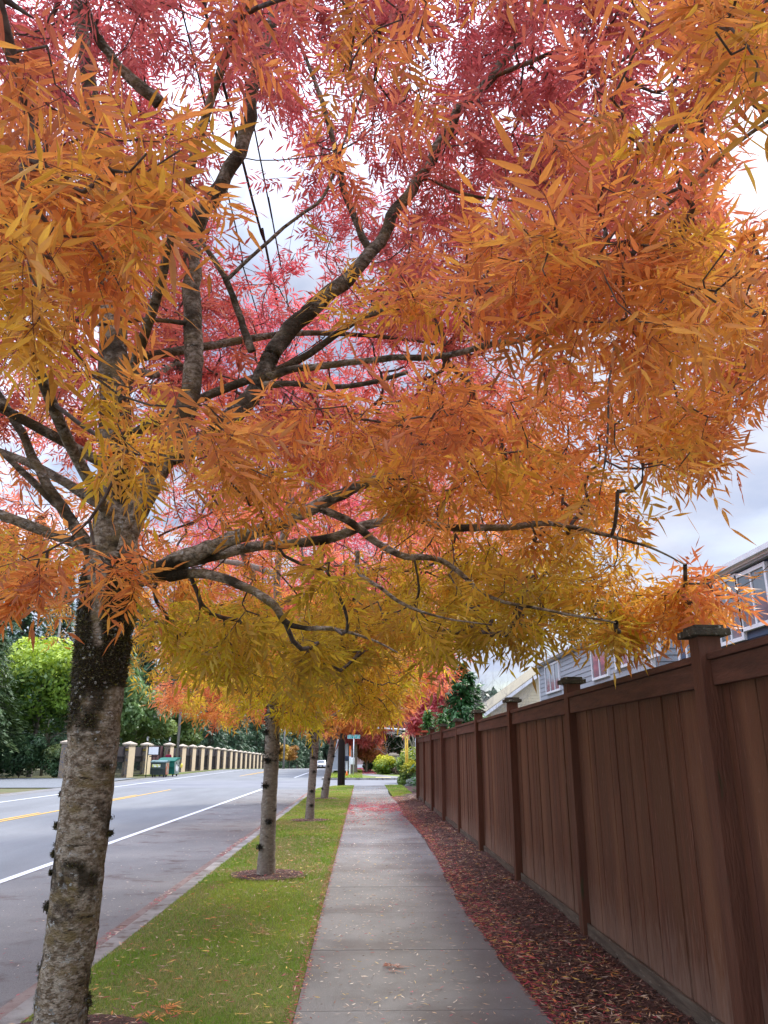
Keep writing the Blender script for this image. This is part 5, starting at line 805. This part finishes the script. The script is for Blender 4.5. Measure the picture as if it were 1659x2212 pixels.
def misc():
    # guy wire guard
    a = P(714, 1652, 52); b = P(741, 1560, 46); t = empty('guy_wire', tuple(a), 'pale slanted guy wire guard left of the dark utility pole', 'guy wire'); MB().cyl(a, a+(b-a)*.62, .045, n=8).build('guard', M['whitep'], t); MB().cyl(a+(b-a)*.62, b, .012, n=6).cyl(a-[0, 0, .5], a, .02, n=6).build('wire', M['wire'], t)
    # pale trailer with slanted nose
    A = PZ(716, 1664, -.13); y = 66.; xl, xr = P(716, 1650, y)[0], P(752, 1650, y)[0]; zt = P(736, 1606, y)[2]; t = empty('pale_trailer', ((xl+xr)/2, y, 0), 'pale grey trailer with slanted edge half hidden behind the dark utility pole', 'trailer')
    MB().poly([(xl, y, .25), (xl, y, 1.0), (xl+.65, y, zt), (xr, y, zt), (xr, y, .25)], (0, 5, 0)).build('body', M['pale'], t); MB().poly([(xl-.04, y-.02, 1.0), (xl+.02, y-.02, 1.0), (xl+.69, y-.02, zt), (xl+.62, y-.02, zt)], (0, .018, 0)).box((xl, y-.03, .2), (xr, y-.001, .28)).build('trim', M['whitep'], t)
    for u in (.25, (xr-xl)-.25):
        for v in (.8, 4.2): MB().cyl((xl+u-.09, y+v, .19), (xl+u+.09, y+v, .19), .31, n=18).build('wheel', M['rubber'], t)
    # marker post, mailboxes
    x, y = P(755.8, 1650, 60)[0], 60.; t = empty('marker_post', (x, y, 0), 'white marker post with orange top beside the dark utility pole', 'post'); MB().cyl((x, y, 0), (x, y, 1.3), .055, n=10).cyl((x, y, 1.3), (x, y, 1.31), .06, n=10).build('post', M['whitep'], t); MB().cyl((x, y, 1.311), (x, y, 2.05), .05, .045, 10).build('top', M['orange'], t)
    x = P(749, 1650, 59)[0]; t = empty('mailbox', (x, 59, 0), 'dark navy mailbox just right of the utility pole', 'mailbox', 'roadside mailboxes'); MB().box((x-.16, 58.8, 1.0), (x+.16, 59.3, 1.36), bev=.05).build('box', M['navy'], t, True); MB().box((x-.04, 59, -.05), (x+.04, 59.1, 1.0)).build('post', M['trim'], t)
    x = P(760.0, 1650, 61.5)[0]; t = empty('mailbox', (x, 61.5, 0), 'white mailbox behind the orange topped marker post', 'mailbox', 'roadside mailboxes'); MB().box((x-.2, 61.3, .72), (x+.2, 61.8, 1.22), bev=.03).build('box', M['whitep'], t, True); MB().box((x-.05, 61.5, -.05), (x+.05, 61.6, .72)).build('post', M['darkbark'], t)
    x = P(749, 1670, 57)[0]; t = empty('road_cone', (x, 57, -.01), 'small orange cone at the foot of the dark utility pole', 'cone'); MB().cyl((x, 57, .03), (x, 57, .34), .10, .02).build('cone', M['orange'], t, True); MB().box((x-.14, 56.86, 0), (x+.14, 57.14, .03)).build('base', M['orange'], t)
    # yellow pipes
    y = 46; x = P(879, 1640, y)[0]; zt = P(879, 1585, y)[2]; t = empty('yellow_pipe_marker', (x, y, 0), 'tall yellow double pipe with cluster of fittings above the corner bushes', 'pipe post')
    MB().cyl((x-.05, y, -.1), (x-.07, y, zt-.2), .042, n=10).cyl((x+.05, y, -.1), (x+.03, y, zt), .042, n=10).build('pipes', M['ypole'], t, True); f = MB(); rr = random.Random(2)
    for k in range(16): f.sph((x-.12+rr.uniform(-.26, .26), y+rr.uniform(-.1, .1), zt-.1+rr.uniform(-.22, .2)), rr.uniform(.05, .09), n=8)
    for k in range(5): f.cyl((x, y, zt-.1), (x+rr.uniform(-.4, .4), y, zt+rr.uniform(.2, .45)), .012, n=5)
    f.cyl((x-.05, y, zt-1.0), (x-.32, y, zt-.97), .025, n=6); f.build('fittings', mat('pale_yellow', (.8, .66, .25), .6), t)
    # street light arm
    y = 58; A = P(826, 1573, y); B = P(884, 1578, y); t = empty('street_light', (B[0]+.5, y, 0), 'grey pole with level silver arm reaching left over the side street', 'street light'); MB().cyl((B[0]+.5, y, -.1), (B[0]+.5, y, B[2]+.15), .09, .07).build('pole', M['galv'], t, True); MB().cyl(A, (B[0]+.45, y, B[2]), .055, .07, 10).build('arm', M['galv'], t, True); MB().box((A[0]-.6, y-.13, A[2]-.05), (A[0], y+.13, A[2]+.07), bev=.03).build('lamp_head', M['galv'], t)
    # monument
    y = 64; x = P(849, 1660, y)[0]; t = empty('stone_monument', (x, y, 0), 'grey stone entrance pier with flat slab top between the corner bushes', 'monument'); MB().box((x-.34, y-.3, -.1), (x+.34, y+.3, 1.35), bev=.03).build('pier', M['stone'], t); MB().box((x-.45, y-.4, 1.351), (x+.45, y+.4, 1.47), bev=.02).box((x-.28, y-.28, 1.471), (x+.28, y+.28, 1.56), bev=.02).build('cap_slab', M['cap'], t)
    # far brown fence and pinkish wall
    y = 78; t = empty('far_fence', (1.6, y, 0), 'brown board fence beside the far pavement behind the yellow bush', 'fence'); b = MB()
    for k in range(24): b.box((1.25+k*.15, y, -.6), (1.385+k*.15, y+.03, 2.35))
    b.build('board_panel', M['fencefar'], t); MB().box((1.2, y-.05, 2.20), (4.9, y-.001, 2.34)).box((1.2, y-.05, 2.351), (4.9, y+.08, 2.40)).build('rail', M['woodrail'], t)
    for xx in (1.2, 3.0, 4.8): MB().box((xx-.07, y-.13, -.6), (xx+.07, y-.052, 2.5)).build('post', M['woodpost'], t)
    y = 110; t = empty('garage_building', (0, y, -1), 'pale pinkish building end at the close of the far pavement', 'building'); MB().box((-1.6, y, -1), (4, y+8, 3.0)).build('wall', M['pinkwall'], t); MB().poly([(-2, y-.3, 3.001), (4.4, y-.3, 3.001), (1.2, y-.3, 4.6)], (0, 8.6, 0)).build('roof', M['roofm'], t); MB().box((-.9, y-.04, -.6), (.9, y-.001, .1)).build('low_white_panel', M['whitep'], t)
misc()
# ============ car ============
def car():
    y = 172.; x = P(693, 1655, y)[0]; t = empty('parked_car', (x, y, float(gz(y))-.13), 'white car coming towards the camera far down the road', 'car'); b = MB()
    prof = [(0, .30), (-.0, .78), (.12, .93), (1.05, 1.06), (1.75, 1.62), (3.3, 1.66), (4.2, 1.25), (4.45, .9), (4.45, .3)]
    b.poly([(-.88, p, z) for p, z in prof], (1.76, 0, 0)); bmesh.ops.bevel(b.bm, geom=list(b.bm.edges), offset=.06, segments=2, affect='EDGES'); bo = b.build('body', M['carw'], t, True, off=False)
    MB().poly([(-.74, 1.06, 1.10), (.74, 1.06, 1.10), (.64, 1.66, 1.57), (-.64, 1.66, 1.57)], (0, -.03, .03)).build('windscreen', M['carglass'], t, off=False)
    for s in (-1, 1):
        MB().poly([(s*.885, 1.35, 1.12), (s*.885, 3.7, 1.12), (s*.885, 3.2, 1.52), (s*.885, 1.85, 1.52)], (s*.01, 0, 0)).build('side_window', M['carglass'], t, off=False); MB().box((s*.62-.17, -.03, .74), (s*.62+.17, .03, .88), bev=.015).build('headlight', M['lens'], t, off=False); MB().box((s*.98-.09, 1.25, 1.05), (s*.98+.09, 1.4, 1.2), bev=.02).build('mirror', M['carw'], t, off=False)
        for yy in (.85, 3.6): w_ = MB().cyl((s*.72, yy, .33), (s*.90, yy, .33), .33, n=20).build('wheel', M['rubber'], t, off=False); MB().cyl((s*.90, yy, .33), (s*.91, yy, .33), .2, n=12).build('rim', M['galv'], w_, off=False)
    MB().box((-.5, -.035, .42), (.5, .0, .68), bev=.01).box((-.85, -.03, .26), (.85, .02, .4)).build('grille', M['black'], t, off=False); MB().box((-.26, -.06, .44), (.26, -.036, .56)).build('licence_plate', M['whitep'], t, off=False)
car()
